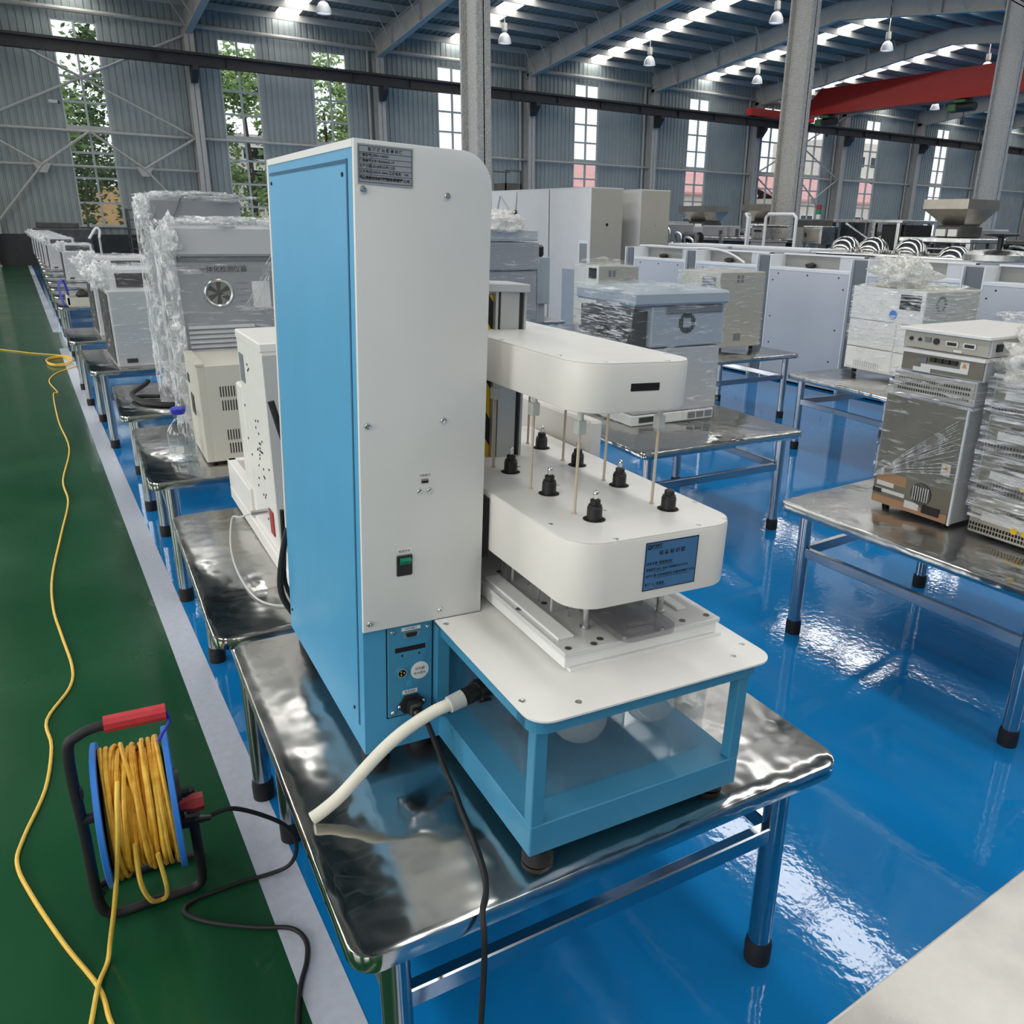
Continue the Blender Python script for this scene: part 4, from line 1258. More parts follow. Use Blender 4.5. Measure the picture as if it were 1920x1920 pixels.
# shallow tray instrument with black fittings
t = thing('tray_instrument', 'shallow beige tray instrument with two black fittings and a blue cord', 'instrument', (.42, 11.16, TH))
b = B().box(0, .85, 0, .5, 0, .02, .004)
for (x0, x1, y0, y1) in ((0, .85, 0, .02), (0, .85, .48, .5), (0, .02, 0, .5), (.83, .85, 0, .5)): b.box(x0, x1, y0, y1, .02, .10)
b.obj('tray', 'beige', t)
B().box(.40, .50, .15, .30, .02, .17, .02).obj('fitting', 'blackp', t)
B().box(.58, .67, .15, .30, .02, .16, .02).obj('fitting', 'blackp', t)
B().ball((.22, .42, .10), .09, 2, (1.3, 1, .8), .3, 4).obj('black_bag', 'blackp', t)
B().tube([(.03, .4, .1), (-.0, .35, .27), (-.06, .2, .22), (-.05, .05, .06), (-.04, .02, .012)], .012, 6, 5).obj('blue_cord', 'cap', t)
# things by the far wall
t = thing('wire_rack', 'dark wire shelf rack against the wall right of the first window', 'rack', (3.15, 29.9, 0))
for x in (0, 1.3):
    for y in (0, .5): B().cyl((x, y, 0), (x, y, 1.75), .025, 6).obj('upright', 'iron', t)
for k in range(6): B().box(-.03, 1.33, -.03, .53, .25+.29*k, .28+.29*k).obj('shelf', 'iron', t)
t = thing('equipment_stand', 'low dark equipment stand with a pole below the first window', 'stand', (.55, 29.6, 0))
B().box(0, 1.5, 0, .6, 0, 1.15, .02).obj('body', 'iron', t)
B().cyl((1.45, .1, 1.15), (1.45, .1, 1.9), .03, 6).obj('pole', 'iron', t)
B().box(.1, 1.2, .1, .5, 1.15, 1.32, .02).obj('top_tray', 'iron', t)
t = thing('desk_lamp', 'small angled white arm lamp beyond the wrapped boxes, below the first window', 'lamp', (1.30, 17.2, TH))
B().cyl((0, 0, 0), (0, 0, .03), .06, 12).cyl((0, 0, .03), (0, 0, .62), .018, 8).obj('post', 'lgrey', t)
B().tube([(0, 0, .62), (.02, 0, .74), (-.03, 0, .78), (-.12, 0, .66), (-.16, 0, .60)], .022, 8, 4).obj('head', 'plate', t)

# ================================================================== RIGHT SIDE INSTRUMENTS
# blue grey cabinet with round grille
t = thing('wrapped_cabinet', 'blue grey wrapped cabinet with a round grille on the table right of the tester heads', 'cabinet', (2.63, 3.36, TH+.002), -radians(3))
B().box(0, .56, 0, .55, 0, .055, .004).obj('base', 'plate', t)
B().box(0.02, .575, 0.005, .55, .058, .405, .006).obj('lower_body', 'lgrey', t, label='pale grey lower body')
B().box(0.10, .585, 0, .55, .413, .625, .006).obj('upper_body', 'bluegrey', t)
B().box(0.0, .10, .04, .55, .413, .60, .004).obj('pump_bay', 'iron', t)
for y in (.12, .3): B().cyl((-.02, y, .48), (.02, y, .48), .045, 14).obj('pump_head', 'blackp', t)
B().box(-.03, .60, -.02, .56, .63, .70, .012).obj('lid', 'bluegrey', t)
B().box(.19, .565, -.008, .004, .585, .622, .004).obj('recess', 'slate', t)
for k in range(11):
    x = -.05+.01*k
    hh = math.sqrt(max(0, .055**2-x*x))
    for s in (-1, 1):
        z0 = .025 if abs(x) < .022 else .0
        if hh-z0 > .008: B().box(.33+x-.0025, .33+x+.0025, -.003, .001, .535+(z0 if s > 0 else -hh), .535+(hh if s > 0 else -z0)).obj('grille_slot', 'dark', t)
for x in (.38, .44, .50): B().box(x, x+.05, -.003, .001, .01, .045).obj('vent', 'slate', t)
for x in (.05,): B().box(x, x+.1, -.003, .001, .015, .045).obj('socket', 'blackp', t)
film(t, -.01, .58, -.004, .55, .0, .705, 'film', .010, 12, 16)
b = B()
rn = random.Random(4)
# skirt of film pulled out to the lower left
n = 22
row = []
for j in range(9):
    k = j/8
    row.append([b.bm.verts.new((-.03-.17*k**1.4*(.75+.35*noise.noise(Vector((i*.9, j*.5, 2)))), -.03+.5*i/n, .69-.58*k+.02*noise.noise(Vector((i*.7, 3, j*.8))))) for i in range(n+1)])
for A, D in zip(row, row[1:]):
    for i in range(n): b.bm.faces.new((A[i], A[i+1], D[i+1], D[i]))
b.obj('film_skirt', 'film_h', t, angle=180)
crumple(t, (.2, .25, .71), .2, (1.2, 1.2, .1), 'film', 8)
def beige_cab(name, lab, loc, w_, d_, h, rz, seed, facem='beige', sidem='khaki', feet=True, drawers=False, screen=False):
    t = thing(name, lab, 'cabinet', loc, rz)
    z0 = .035 if feet else 0
    B().box(0, w_, 0, d_, z0, h, .005).obj('body', sidem, t)
    B().box(-.012, .0, .0, d_, z0, h, .003).obj('front_face', facem, t)
    if feet:
        for x in (.05, w_-.05):
            for y in (.05, d_-.05): B().cyl((x, y, 0), (x, y, z0), .018, 10).obj('foot', 'rubber', t)
    return t
t = beige_cab('wrapped_cabinet', 'khaki sided wrapped cabinet on short black feet, behind the round grille cabinet', (4.92, 5.17, TH+.001), .50, .5, .66, -radians(2), 1)
for i in range(2):
    for j in range(2): B().box(.18+.045*i, .205+.045*i, -.003, .001, .575+.035*j, .60+.035*j).obj('vent', 'slate', t)
for j in range(7): B().box(.19+.012*j, .195+.012*j, -.003, .001, .09, .15).obj('louvre_slot', 'slate', t)
B().box(-.016, -.011, .05, .22, .50, .62).obj('screen', 'slate', t)
film(t, -.012, .5, 0, .5, .03, .665, 'film', .010, 22, 14)
film(t, -.05, -.01, .0, .5, .3, .66, 'film_h', .03, 25, 8, top=False, name='crumpled_wrap')
t = beige_cab('wrapped_cabinet', 'pale wrapped cabinet with six drawers and a dome of film on top', (4.79, 6.74, TH+.001), .47, .46, .63, -radians(3), 2, facem='plate', sidem='khaki')
for k in range(3):
    for s in (0, 1): B().box(-.022, -.012, .015+.225*s, .215+.225*s, .05+.14*k, .18+.14*k, .004).obj('drawer', 'plate', t)
B().box(-.017, -.012, .03, .17, .51, .61).obj('display', 'screen', t)
for x in (.11, .16): B().box(x, x+.03, -.003, .001, .53, .59).obj('vent', 'slate', t)
film(t, -.022, .47, 0, .46, .03, .635, 'film', .010, 33, 14)
crumple(t, (.18, .2, .645), .2, (1, 1, .25), 'film', 4)
# white cabinet with screen and knotted film
t = beige_cab('wrapped_cabinet', 'white wrapped cabinet with a dark screen and a big knot of gathered film', (5.16, 3.42, TH+.001), .58, .62, .63, -radians(3), 3, facem='plate', sidem='beige')
B().box(-.017, -.012, .03, .20, .50, .60, .003).obj('screen', 'screen', t)
B().lathe([(0, -.016), (.03, -.016), (.034, -.012)], (0, .245, .455), 18, 'x').obj('round_badge', 'reelblue', t)
for z in (.20, .40): B().box(-.0135, -.0115, 0, .62, z-.002, z+.002).obj('joint', 'slate', t)
for z0, z1 in ((.05, .195), (.205, .395)): B().box(-.018, -.012, .20, .605, z0, z1, .004).obj('door', 'plate', t)
for k in range(12): B().box(-.019, -.017, .30+.02*k, .31+.02*k, .06, .10).obj('grille_slot', 'lgrey', t)
for k in range(12):
    a = k*pi/6
    B().box(.16+.045*cos(a)-.012, .16+.045*cos(a)+.012, -.003, .001, .545+.045*sin(a)-.006, .545+.045*sin(a)+.006).obj('grille_slot', 'slate', t)
film(t, -.02, .58, 0, .62, .24, .635, 'film_h', .014, 41, 16)
film(t, -.02, .03, .18, .5, .04, .30, 'film', .03, 44, 8, top=False, name='hanging_film')
crumple(t, (.12, .33, .73), .155, (1, 1.1, .65), 'bag', 12, rough=.9)
# stack of instruments, rear panels towards the camera side
def conn_row(t, y0, y1, z, n, h_, m='blackp', nm='terminal'):
    for k in range(n):
        y = y0+(y1-y0)*(k+.5)/n
        B().box(-.007, .001, y-(y1-y0)/n*.4, y+(y1-y0)/n*.4, z-h_/2, z+h_/2).obj(nm, m, t)
def warn(t, y, z, s=.02):
    p = B().box(-.002, .0, y-s*.8, y+s*.8, z-s, z+s).obj('warning_label', 'labelw', t)
    B().prism([(y-s*.5, z), (y+s*.5, z), (y, z+s*.8)], -.003, -.002, 'yz').obj('warning_triangle', 'orange', p)
    text('!', s*.7, TX(-.0032, y, z+s*.25), 'ink', p)
G = 'stacked rear panel instruments'
def unit(lab, loc, w_, d_, h, panel='olive', body='lgrey'):
    t = thing('rack_instrument', lab, 'instrument', loc, 0, G)
    B().box(.004, w_, 0, d_, 0, h, .003).obj('case', body, t)
    B().box(0, .005, .006, d_-.006, .006, h-.006).obj('rear_panel', panel, t)
    return t
# stack A: x 2.7.., y 1.545..1.89
A0 = (2.70, 1.56)
for y in (1.58, 1.86): pass
t = unit('taller base instrument with a fan, foot of the left stack of rear panels', (2.70, 1.56, TH+.014), .48, .335, .435)
for x in (.04, .44):
    for y in (.04, .29): B().cyl((x, y, -.014), (x, y, 0), .014, 10).obj('foot', 'rubber', t)
B().box(-.001, .003, .19, .32, .09, .13).obj('copper_patch', 'copper', t)
B().box(-.002, .003, .01, .325, .004, .035).obj('bottom_strip', 'copper', t)
fn = B().lathe([(.030, -.004), (.042, -.004), (.043, 0)], (0, .125, .085), 24, 'x').obj('fan_guard', 'iron', t)
for k in range(7): B().box(-.005, -.003, .125-.03+.01*k-.002, .125-.03+.01*k+.002, .058, .112).obj('grille_bar', 'satin', fn)
B().box(-.003, .001, .19, .32, .05, .064).obj('printed_strip', 'labelw', t)
B().box(-.003, .001, .24, .315, .075, .092).obj('printed_label', 'labelw', t)
B().box(-.003, .001, .125, .185, .018, .045).obj('printed_label', 'labelw', t)
B().box(-.006, .001, .04, .11, .018, .048).obj('power_inlet', 'blackp', t)
B().box(-.008, .001, .29, .325, .046, .062).obj('terminal', 'blackp', t)
warn(t, .045, .20, .022)
B().box(-.003, .006, -.003, .004, 0, .435).obj('corner_strip', 'edge', t)
film(t, -.002, .48, 0, .335, .13, .44, 'film', .010, 51, 14, top=False)
b = B()
rn = random.Random(8)
for k in range(26):
    y1, z1 = rn.uniform(.02, .10), rn.uniform(.16, .40)
    b.tube([(-.006, .33, .11+rn.uniform(-.01, .01)), (-.012, .2, .13+(z1-.13)*.4), (-.006, y1-.02, z1)], rn.uniform(.0007, .002), 4)
b.obj('taut_film_rays', 'film_c', t, kind='stuff')
t = unit('slotted middle instrument wrapped in film, in the left stack of rear panels', (2.70, 1.55, TH+.452), .50, .325, .085, 'khaki', 'lgrey')
g_ = B()
for k in range(30):
    for z in (.018, .036, .054): g_.box(-.001, .001, .02+.0095*k, .0255+.0095*k, z, z+.009)
g_.obj('ventilation_slots', 'dark', t, kind='stuff')
film(t, -.004, .5, -.004, .33, -.01, .09, 'film_h', .012, 55, 14, top=False)
t = unit('instrument with printed terminal strip under the topmost controller', (2.70, 1.53, TH+.54), .50, .325, .075, 'olive', 'lgrey')
B().box(-.02, .5, -.004, .33, .07, .082).obj('top_lip', 'plate', t)
conn_row(t, .10, .21, .052, 4, .016)
B().box(-.003, .001, .06, .24, .02, .034).obj('printed_strip', 'labelw', t)
B().box(-.003, .001, .20, .27, .005, .02).obj('printed_strip', 'labelw', t)
B().box(-.004, .001, .22, .26, .038, .058).obj('socket', 'slate', t)
warn(t, .075, .04, .02)
t = unit('topmost thin controller with a pale lid and a row of round sockets', (2.70, 1.525, TH+.625), .50, .335, .062, 'khaki', 'lgrey')
B().box(-.022, .51, -.006, .341, .060, .072, .002).obj('lid', 'plate', t)
for y, r in ((.30, .007), (.265, .006), (.20, .011)): B().cyl((-.006, y, .032), (.001, y, .032), r, 12).obj('round_socket', 'blackp', t)
B().box(-.004, .001, .222, .245, .026, .042).obj('usb_socket', 'slate', t)
for y in (.14, .075):
    q = B().prism(rrect(y-.024, y+.024, .020, .040, .005, 3), -.004, .001, 'yz').obj('serial_port', 'satin', t)
    B().box(-.007, -.004, y-.016, y+.016, .025, .036).obj('port_body', 'blackp', q)
B().box(-.002, .001, .10, .13, .004, .012).obj('printed_label', 'labelw', t)
B().box(.03, .06, -.008, 0, .02, .045).obj('side_vent', 'blackp', t)
# stack B
zz = TH+.014
LB = ['bottom instrument with perforated brown panel in the wrapped right edge stack', 'second instrument up in the film wrapped stack at the right edge', 'third instrument up in the film wrapped stack at the right edge', 'top instrument of the film wrapped stack at the right edge']
for k in range(4):
    t = unit(LB[k], (2.72, 1.055, zz), .48, .445, .135 if k else .15, 'olive' if k else 'hop', 'lgrey')
    if k == 0:
        for y in (.05, .39):
            for x in (.05, .42): B().cyl((x, y, -.014), (x, y, 0), .014, 10).obj('foot', 'rubber', t)
    g_ = B()
    for q in range(38):
        for z in (.012, .028):
            g_.box(-.0015, .001, .025+.011*q, .0315+.011*q, z, z+.011)
    g_.obj('ventilation_slots', 'dark', t, kind='stuff')
    B().box(-.003, .001, .06, .40, .055, .082).obj('printed_strip', 'labelw', t)
    conn_row(t, .18, .36, .10, 7, .014)
    warn(t, .10, .10, .018)
    for y in (.24, .28): B().cyl((-.005, y, .05), (0, y, .05), .012, 12).obj('round_socket', 'yellow', t)
    if k == 0:
        film(t, -.006, .485, -.004, .445, .06, .565, 'film_h', .012, 61, 18, top=True)
        film(t, -.02, .485, -.008, .448, .10, .555, 'film_h', .014, 67, 16, top=False, name='outer_wrap')
        crumple(t, (.12, .27, .61), .15, (1.2, 1.3, .6), 'bag', 21, rough=.8)
    zz += .138 if k else .152

# white topped wrapped thing at the far right behind the stack
t = thing('wrapped_cabinet', 'white cabinet with loose film on top at the right edge behind the stacks', 'cabinet', (5.55, 2.3, 0), 0)
B().box(0, .5, 0, .75, 0, 1.02, .006).obj('body', 'lgrey', t)
crumple(t, (.2, .5, 1.05), .22, (1.2, 1.6, .2), 'film_c', 31)

# ------------------------------------------------------------------ white laboratory benches seen from behind
COLS = [2.93, 4.15, 5.31, 6.56, 7.75, 8.95]
for i in range(len(COLS)-1):
    y0, y1 = COLS[i]+.11, COLS[i+1]-.105
    lab = ['white bench back panel nearest the right edge', 'white bench back panel behind the cabinet with the film knot', 'widest visible white bench back panel, mid right', 'white bench back panel behind the khaki wrapped cabinet', 'white bench back panel beside the tall white cupboards'][i]
    t = thing('laboratory_bench', lab, 'bench', (6.85, y0, 0), 0, 'white laboratory benches')
    L = y1-y0
    B().box(0, .025, 0, L, .02, 1.165, .002).obj('back_panel', 'lav', t)
    B().box(-.004, .22, -.005, L+.005, 1.165, 1.195, .002).obj('ledge', 'edge', t)
    B().box(.22, .24, 0, L, .0, 1.32).obj('rear_board', 'slate2', t)
    B().box(.225, .95, 0, .02, 0, 1.33).obj('side_board', 'lav', t)
    B().box(.20, .222, 0, L*.28, 1.195, 1.33).obj('corner_board', 'lav', t)
    B().box(.19, .26, 0, L, 1.318, 1.334).obj('top_edge', 'edge', t)
    sm = None
    for (y, z) in ((.12, 1.13), (L/2, 1.13), (L-.12, 1.13), (.05, 1.02), (L-.05, 1.06), (.09, .62), (L-.06, .68), (.12, .30), (L-.08, .40)):
        if sm is None:
            o = B().cyl((-.003, 0, 0), (.001, 0, 0), .009, 8).obj('screw', 'runway', t)
            sm = o.data
        else: o = link('screw', sm, t)
        o.location = (0, y, z)
    cr = B().ball((.17, L*.62, 1.22), .05, 2, (1, 1.2, .6), .3, i).obj('black_tap_fitting', 'blackp', t)
for i, y in enumerate(COLS):
    t = thing('bench_pillar', ['dark grey pillar between white benches, at the right edge of the row', 'second dark grey pillar from the right in the bench row', 'dark grey pillar right of the widest white bench panel', 'dark grey pillar left of the widest white bench panel', 'dark grey pillar behind the khaki wrapped cabinet', 'dark grey pillar next to the tall white cupboards'][i], 'pillar', (6.85, y, 0), 0, 'dark grey bench pillars')
    B().box(.03, .26, -.10, .095, 0, 1.31).obj('core', 'slate', t)
    for s in (-.105, .092): B().box(-.005, .27, s-.004, s+.014, 0, 1.315, .002).obj('edge_band', 'edge', t)
    B().box(.028, .27, -.10, .095, 1.306, 1.318).obj('cap', 'lgrey', t)
# second bench row further right
for i, (y0, y1) in enumerate(((6.9, 8.2), (8.3, 9.5))):
    t = thing('laboratory_bench', ['second row white bench behind the dark pillars, nearer one', 'second row white bench beyond, close to the cupboards'][i], 'bench', (7.95, y0, 0), 0, 'white laboratory benches')
    B().box(0, .03, 0, y1-y0, 0, 1.33).obj('back_panel', 'lav', t)
    B().box(0, .7, 0, y1-y0, 1.33, 1.35).obj('top_edge', 'edge', t)
    B().box(-.01, 0, .1, (y1-y0)*.5, 1.12, 1.3).obj('grey_board', 'slate2', t)
tag(B().tube([(7.05, 9.0, 1.33), (7.0, 8.6, 1.34), (7.0, 8.1, 1.33), (7.02, 7.6, 1.34), (7.0, 7.25, 1.30), (6.95, 6.95, 1.21)], .012, 6, 5).obj('white_cable', 'edge'), 'white cable lying along the top of the white benches', 'cable')
# tall white cupboards
for i, (x, y, w_, d_, lab) in enumerate(((6.9, 9.97, .56, 1.09, 'tall white cupboard with a small black hole in its khaki end'), (6.9, 11.09, .56, 2.2, 'long tall white cupboard behind the grey wrapped cabinet, wires on its side'), (7.78, 9.97, .55, 1.1, 'tall khaki cupboard standing right of the narrow dark gap'))):
    t = thing('tall_cupboard', lab, 'cupboard', (x, y, 0), 0, 'tall white cupboards')
    B().box(.01, w_, 0, d_, 0, 2.06, .004).obj('end_panel', 'khaki', t)
    B().box(0, .012, -.002, d_-.005, 0, 2.065, .003).obj('side_panel', 'wall_white', t)
    B().box(.0, w_, 0, d_, 2.06, 2.075).obj('top', 'wall_white', t)
    B().cyl((.29, -.003, 1.58), (.29, .001, 1.58), .022 if i == 0 else .012, 12).obj('hole', 'dark' if i == 0 else 'slate2', t)
    if i == 1:
        B().tube([(-.005, 1.5, 2.0), (-.01, 1.2, 1.75), (-.01, 1.35, 1.6), (-.01, 1.6, 1.7), (-.01, 1.5, 2.0)], .012, 5, 6).obj('wire', 'nut', t)
        B().tube([(-.005, .95, 2.04), (-.01, .97, 1.85), (-.01, 1.0, 1.75)], .01, 5, 4).obj('wire', 'nut', t)
        B().box(-.06, -.005, .95, 1.07, 1.66, 1.77, .01).obj('black_plug', 'blackp', t)
    if i == 0:
        B().box(-.006, 0, .02, .28, 1.0, 1.36).obj('small_screen_frame', 'edge', t)
        B().box(-.008, -.005, .055, .245, 1.05, 1.32).obj('small_screen', 'slate2', t)
        B().box(-.006, 0, .35, .7, .1, .95).obj('glass_door', 'bluegrey', t)
t = thing('carry_crate', 'dark open frame box standing on the long white cupboard', 'crate', (7.0, 12.6, 2.076))
for (x0, x1, y0, y1, z0, z1) in ((0, .3, 0, .02, .3, .32), (0, .02, 0, .02, 0, .3), (.28, .3, 0, .02, 0, .3), (0, .3, .4, .42, .3, .32), (0, .3, 0, .4, 0, .12)): B().box(x0, x1, y0, y1, z0, z1).obj('bar', 'iron', t)
# grey wrapped cabinet behind the steel column
t = thing('wrapped_cabinet', 'grey wrapped cabinet with a puff of film on top, seen behind the steel column', 'cabinet', (3.88, 7.48, TH+.001), 0)
B().box(0, .64, 0, .5, 0, .55, .006).obj('lower_body', 'grey', t)
B().box(-.0, .66, -.02, .5, .56, .83, .01).obj('upper_body', 'grey', t)
B().box(-.0, .65, -.01, .5, .845, .95, .01).obj('top_unit', 'lgrey', t)
film(t, 0, .65, -.02, .5, .0, .955, 'film', .012, 71, 16)
crumple(t, (.25, .1, 1.02), .2, (1.2, 1, .5), 'bag', 16)
t = thing('instrument_tower', 'narrow blue grey instrument tower with a black head beside the tall cupboard', 'instrument', (4.60, 7.6, TH+.001))
B().box(0, .16, 0, .3, .2, .68, .006).obj('body', 'bluegrey', t)
B().box(.02, .13, .05, .28, 0, .2, .006).obj('base', 'lgrey', t)
B().box(.03, .12, .05, .2, .68, .80, .02).obj('black_head', 'blackp', t)

# ------------------------------------------------------------------ process machinery in the distance
def hopper(lab, x, y, z, w_, d_, rot=0):
    t = thing('hopper_machine', lab, 'machine', (x, y, 0), rot)
    # open funnel
    b = B()
    top, bot = [(-.2, 0), (d_+.1, 0)], None
    bm = b.bm
    A = [bm.verts.new(p) for p in ((-.15, -.12, z+.12), (d_, -.12, z+.12), (d_, w_+.12, z+.12), (-.15, w_+.12, z+.12))]
    B2 = [bm.verts.new(p) for p in ((-.15, -.12, z), (d_, -.12, z), (d_, w_+.12, z), (-.15, w_+.12, z))]
    D2 = [bm.verts.new(p) for p in ((.1, .05, z-.2), (d_-.1, .05, z-.2), (d_-.1, w_-.05, z-.2), (.1, w_-.05, z-.2))]
    for P, Q in ((A, B2), (B2, D2)):
        for k in range(4): bm.faces.new((P[k], P[(k+1) % 4], Q[(k+1) % 4], Q[k]))
    b.obj('funnel', 'hop', t)
    B().box(.0, d_-.05, .02, w_-.02, z-.36, z-.2, .02).obj('feed_housing', 'iron', t)
    B().box(-.03, .0, .06, w_*.45, z-.34, z-.25).obj('white_cover', 'plate', t)
    B().box(-.03, .0, w_*.55, w_-.04, z-.34, z-.25).obj('white_cover', 'plate', t)
    B().box(-.25, d_, -.3, w_+.35, z-.42, z-.36, .01).obj('table_deck', 'satin', t)
    for yy in (-.27, w_+.30):
        for xx in (-.2, d_-.08): B().box(xx, xx+.06, yy, yy+.06, 0, z-.42).obj('leg', 'satin', t)
    B().box(-.1, d_-.1, -.1, w_+.1, .3, z-.6, .02).obj('drive_box', 'iron', t)
    for k in range(4): B().cyl((-.16, -.1+w_*.35*k, z-.62), (-.16, .1+w_*.35*k, z-.62), .07, 12).obj('roller', 'satin', t)
    for k in range(3): B().cyl((-.2, -.25, z-.50-.07*k), (-.2, w_+.3, z-.50-.07*k), .018, 8).obj('pipe', 'satin', t)
    for k in range(4): B().box(-.17, -.1, -.2+.25*k, -.08+.25*k, z-.56, z-.44, .01).obj('valve_block', 'iron', t)
    return t
hopper('steel hopper machine on legs in front of the third column', 10.5, 6.62, 1.86, .40, .55)
hopper('steel hopper machine left of the second column, partly hidden by the trolley', 13.0, 12.42, 1.90, .55, .6)
hopper('brown steel hopper machine right of the tall khaki cupboard', 13.0, 14.35, 1.88, .6, .6)
hopper('steel machine with white cover cut by the right edge', 10.5, 5.0, 1.72, .6, .8)
km = None
for i, (y, x) in enumerate(((7.62, 9.45), (7.18, 9.45), (6.62, 9.45), (6.02, 9.3))):
    if km is None:
        km = thing('domed_kettle', '', 'kettle', (0, 0, 0), 0, 'polished domed kettles')
        B().lathe([(0, 1.50), (.05, 1.495), (.14, 1.475), (.22, 1.42), (.265, 1.34), (.27, 1.31)], seg=28).obj('dome', 'mirror', km)
        B().lathe([(.285, 1.31), (.285, 1.27), (.26, 1.26), (.26, .4), (.2, .3), (0, .28)], seg=28).obj('vessel', 'mirror', km)
        for k in range(6):
            a = k*pi/3
            B().cyl((.28*cos(a), .28*sin(a), 1.22), (.28*cos(a), .28*sin(a), 1.34), .018, 8).obj('clamp', 'satin', km)
        for k in range(3): B().cyl((.2*cos(k*2.1), .2*sin(k*2.1), 0), (.2*cos(k*2.1), .2*sin(k*2.1), .4), .025, 8).obj('leg', 'satin', km)
        o = km
    else: o = dup(km)
    o.location = (9.48, y, 0 if i < 3 else -.07)
    o.scale = (.76, .76, 1)
    o['label'] = ['polished steel dome of the leftmost kettle in the row of four', 'second polished dome from the left in the kettle row', 'third polished dome from the left, in front of the hopper stand', 'rightmost and lowest polished dome in the kettle row'][i]
t = thing('steel_trough', 'long stainless trough with framed panels in front of the kettles', 'trough', (8.85, 4.6, 0))
B().box(0, .05, 0, 3.5, .9, 1.26).obj('side', 'satin', t)
B().box(-.03, .35, 0, 3.5, 1.26, 1.30, .01).obj('rim', 'satin', t)
for k in range(5):
    B().box(-.012, .0, .05+.69*k, .66+.69*k, .95, 1.23).obj('panel', 'hop', t)
for k in range(4):
    for x in (.0, .3): B().box(x, x+.05, .1+1.1*k, .15+1.1*k, 0, .9).obj('leg', 'satin', t)
t = thing('hand_wheel_hatch', 'grey domed hatch with a black hand wheel at the right edge', 'hatch', (8.9, 5.15, 1.30))
B().lathe([(.35, 0), (.34, .06), (.25, .10), (0, .12)], seg=28).obj('cover', 'satin', t)
B().cyl((0, 0, .12), (0, 0, .24), .03, 10).obj('spindle', 'blackp', t)
B().lathe([(.0, .22), (.05, .24), (.16, .25), (.18, .27), (.16, .28), (.05, .27), (0, .27)], seg=20).obj('hand_wheel', 'blackp', t)
# trolley with tall handles
t = thing('platform_trolley', 'platform trolley with tall tube handles stacked with grey boxes', 'trolley', (9.3, 8.35, 0))
B().box(0, .7, 0, 1.25, 1.0, 1.06, .01).obj('deck', 'satin', t)
for (x, y) in ((.08, .1), (.62, .1), (.08, 1.15), (.62, 1.15)): B().cyl((x, y, .0), (x, y, 1.0), .03, 8).obj('leg', 'satin', t)
B().tube([(.02, .62, 1.06), (.02, .62, 1.72), (.02, .57, 1.77), (.02, .10, 1.77), (.02, .04, 1.72), (.02, .04, 1.3)], .022, 8).obj('handle', 'edge', t)
B().tube([(.02, .98, 1.06), (.02, .98, 1.72), (.02, 1.03, 1.77), (.3, 1.24, 1.77), (.33, 1.25, 1.72), (.33, 1.25, 1.3)], .022, 8).obj('handle', 'edge', t)
B().box(.1, .6, .66, .95, 1.06, 1.20, .01).obj('dark_tray', 'blackp', t)
for z, m in ((1.2, 'grey'), (1.42, 'satin')):
    bx = B().box(.08, .55, .66, .96, z, z+.18, .015).obj('box', m, t)
    B().box(.07, .56, .65, .97, z+.18, z+.2, .004).obj('lid', m, bx)
    B().box(.068, .08, .74, .88, z+.10, z+.13).obj('handle', 'blackp', bx)
t = thing('control_box', 'grey control box on a stand beside the second column foot', 'box', (10.12, 8.6, 0))
B().box(0, .3, 0, .36, 1.36, 1.62, .01).obj('case', 'satin', t)
B().box(-.004, 0, .04, .32, 1.40, 1.58, .002).obj('lid', 'hop', t)
B().box(-.012, -.003, .28, .31, 1.46, 1.52).obj('latch', 'blackp', t)
B().box(.02, .28, .02, .34, .6, 1.3, .01).obj('lower_case', 'iron', t)
B().box(.1, .2, .2, .3, 0, .6).box(.1, .2, .2, .3, 1.28, 1.38).obj('stand', 'satin', t)
t = thing('filling_machine', 'dark cabinet machine with a red and green signal light', 'machine', (10.5, 8.75, 0))
B().box(0, .8, 0, .75, 0, 1.72, .015).obj('cabinet', 'iron', t)
for k in range(3): B().box(-.006, .0, .06+.22*k, .24+.22*k, 1.2, 1.6).obj('panel', 'slate2', t)
for z, m in ((1.72, 'labelw'), (1.79, 'green'), (1.86, 'redk')): B().cyl((.1, .36, z), (.1, .36, z+.07), .035, 12).obj('signal_light', m, t)
t = thing('steel_workstand', 'steel frame table with a diagonal brace and dark box behind the kettles', 'stand', (10.46, 7.5, 0))
B().box(0, .8, 0, 1.2, 1.68, 1.72, .005).obj('top', 'satin', t)
for x in (.02, .72):
    for y in (.05, .45, 1.1): B().box(x, x+.05, y, y+.05, 0, 1.68).obj('leg', 'satin', t)
B().cyl((0, .95, 1.66), (0, .45, 1.42), .02, 8).obj('brace', 'satin', t)
B().box(.1, .7, .0, .4, 1.2, 1.66, .01).obj('dark_box', 'blackp', t)
t = thing('conveyor_machine', 'dark conveyor machine below the hoppers behind the trolley', 'machine', (10.5, 9.75, 0))
B().box(0, .9, 0, 2.2, .5, 1.35, .02).obj('body', 'iron', t)
for k in range(5): B().box(-.02, .0, .1+.42*k, .4+.42*k, .9, 1.25, .005).obj('panel', 'grey' if k % 2 else 'slate2', t)
B().box(-.05, .95, -.05, 2.25, 1.35, 1.41, .01).obj('deck', 'satin', t)
B().box(.1, .5, 1.4, 2.0, 1.41, 1.60, .02).obj('grey_case', 'grey', t)
for y in (.1, 2.05):
    for x in (.1, .75): B().box(x, x+.06, y, y+.06, 0, .5).obj('leg', 'satin', t)
for k in range(7): B().cyl((-.04, .15+.2*k, 1.43), (-.04, .15+.2*k, 1.52+.03*(k % 3)), .03, 10).obj('valve', 'satin' if k % 2 else 'iron', t)
t = thing('white_cupboard', 'white waist high cupboard right of the tall khaki cupboard', 'cupboard', (10.5, 12.2, 0))
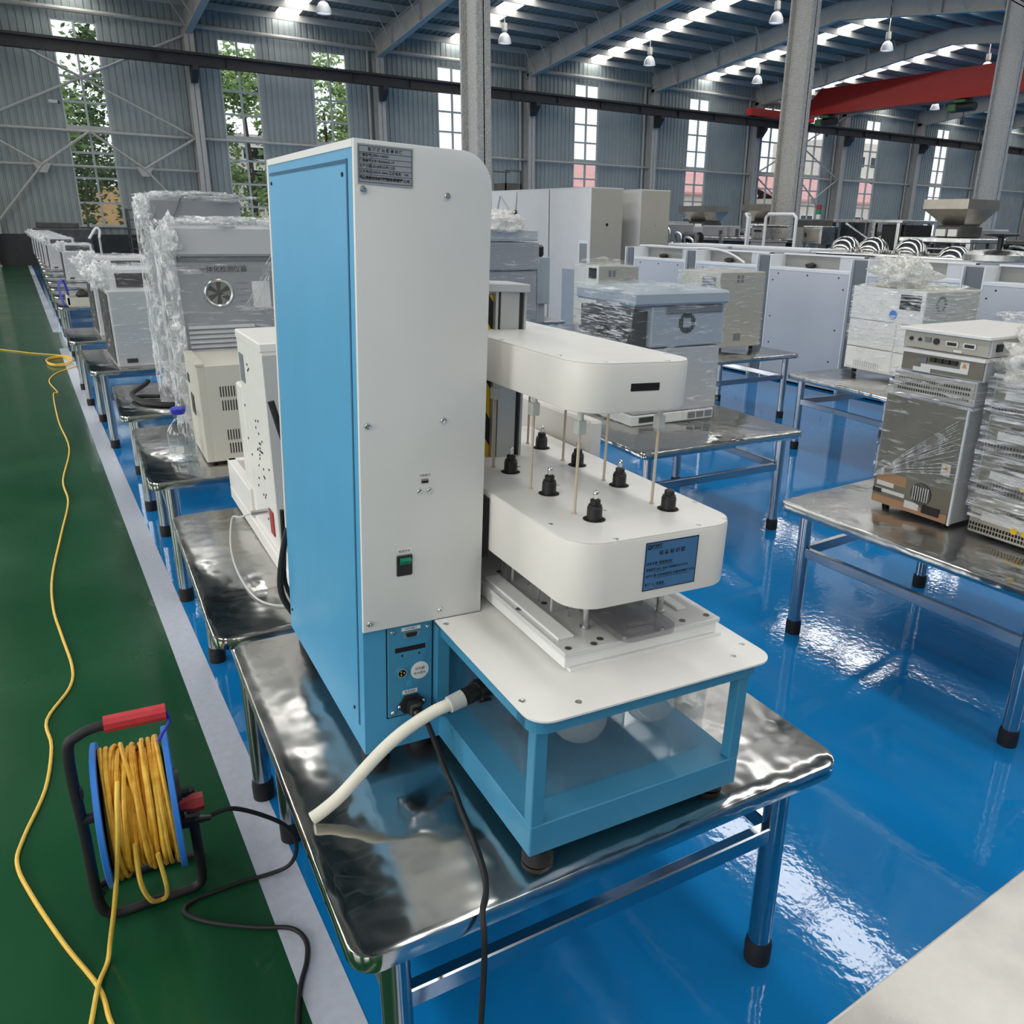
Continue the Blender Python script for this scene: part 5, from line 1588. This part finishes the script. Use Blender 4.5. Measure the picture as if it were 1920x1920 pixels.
B().box(0, .6, 0, .62, 0, 1.58, .01).obj('body', 'lgrey', t)
B().box(-.01, 0, .05, .57, .1, 1.5).obj('door', 'plate', t)
B().box(-.03, -.01, .1, .35, 1.35, 1.38).obj('handle', 'slate', t)

def skid(lab, x, y, w_, d_, h, seed):
    """dark process machine: frame, body, panels, motor, pipes"""
    rn = random.Random(seed)
    t = thing('process_machine', lab, 'machine', (x, y, 0))
    B().box(.04, d_, .04, w_-.04, .3, h*.72, .015).obj('body', 'iron', t)
    for xx in (0, d_-.05):
        for yy in (0, w_-.05): B().box(xx, xx+.05, yy, yy+.05, 0, h*.9).obj('post', 'satin', t)
    B().box(-.03, d_+.03, -.03, w_+.03, h*.72, h*.75, .005).obj('deck', 'satin', t)
    for k in range(3): B().box(.02, .04, .08+.3*k*w_, .08+.24*w_+.3*k*w_, h*.45, h*.68).obj('panel', ('grey', 'hop', 'slate2')[k], t)
    B().cyl((.15, .1, h*.86), (.15, w_*.45, h*.86), h*.06, 14).obj('motor', 'blackp', t)
    B().box(.1, d_*.7, w_*.55, w_*.9, h*.75, h, .02).obj('gear_case', rn.choice(('grey', 'iron', 'slate')), t)
    for k in range(3): B().tube([(.0, w_*(.1+.3*k), h*.75), (.0, w_*(.1+.3*k), h*(.84+.04*k)), (.0, w_*(.3+.25*k), h*(.86+.04*k)), (.1, w_*(.35+.2*k), h*.75)], .022, 8, 4).obj('pipe', 'satin', t)
    for k in range(2): B().lathe([(0, 0), (.05, 0), (.05, .08), (.03, .1), (0, .1)], (.08, w_*(.3+.4*k), h*.75), 14).obj('valve_cap', 'satin', t)
skid('dark pipe covered machine right of the white waist high cupboard', 9.6, 10.75, 1.0, .6, 1.62, 1)
skid('dark machine with pipes behind the white cupboard, below the left hopper', 11.4, 12.9, 1.2, .7, 1.66, 2)
skid('dark machine with pipes at the foot of the second column', 11.6, 8.4, 1.0, .7, 1.70, 3)
skid('dark machine with pipes under the large hopper at the right', 11.3, 6.0, 1.3, .7, 1.62, 4)
skid('dark machine with pipes at the right edge beyond the hand wheel', 9.7, 3.55, 1.0, .6, 1.66, 5)
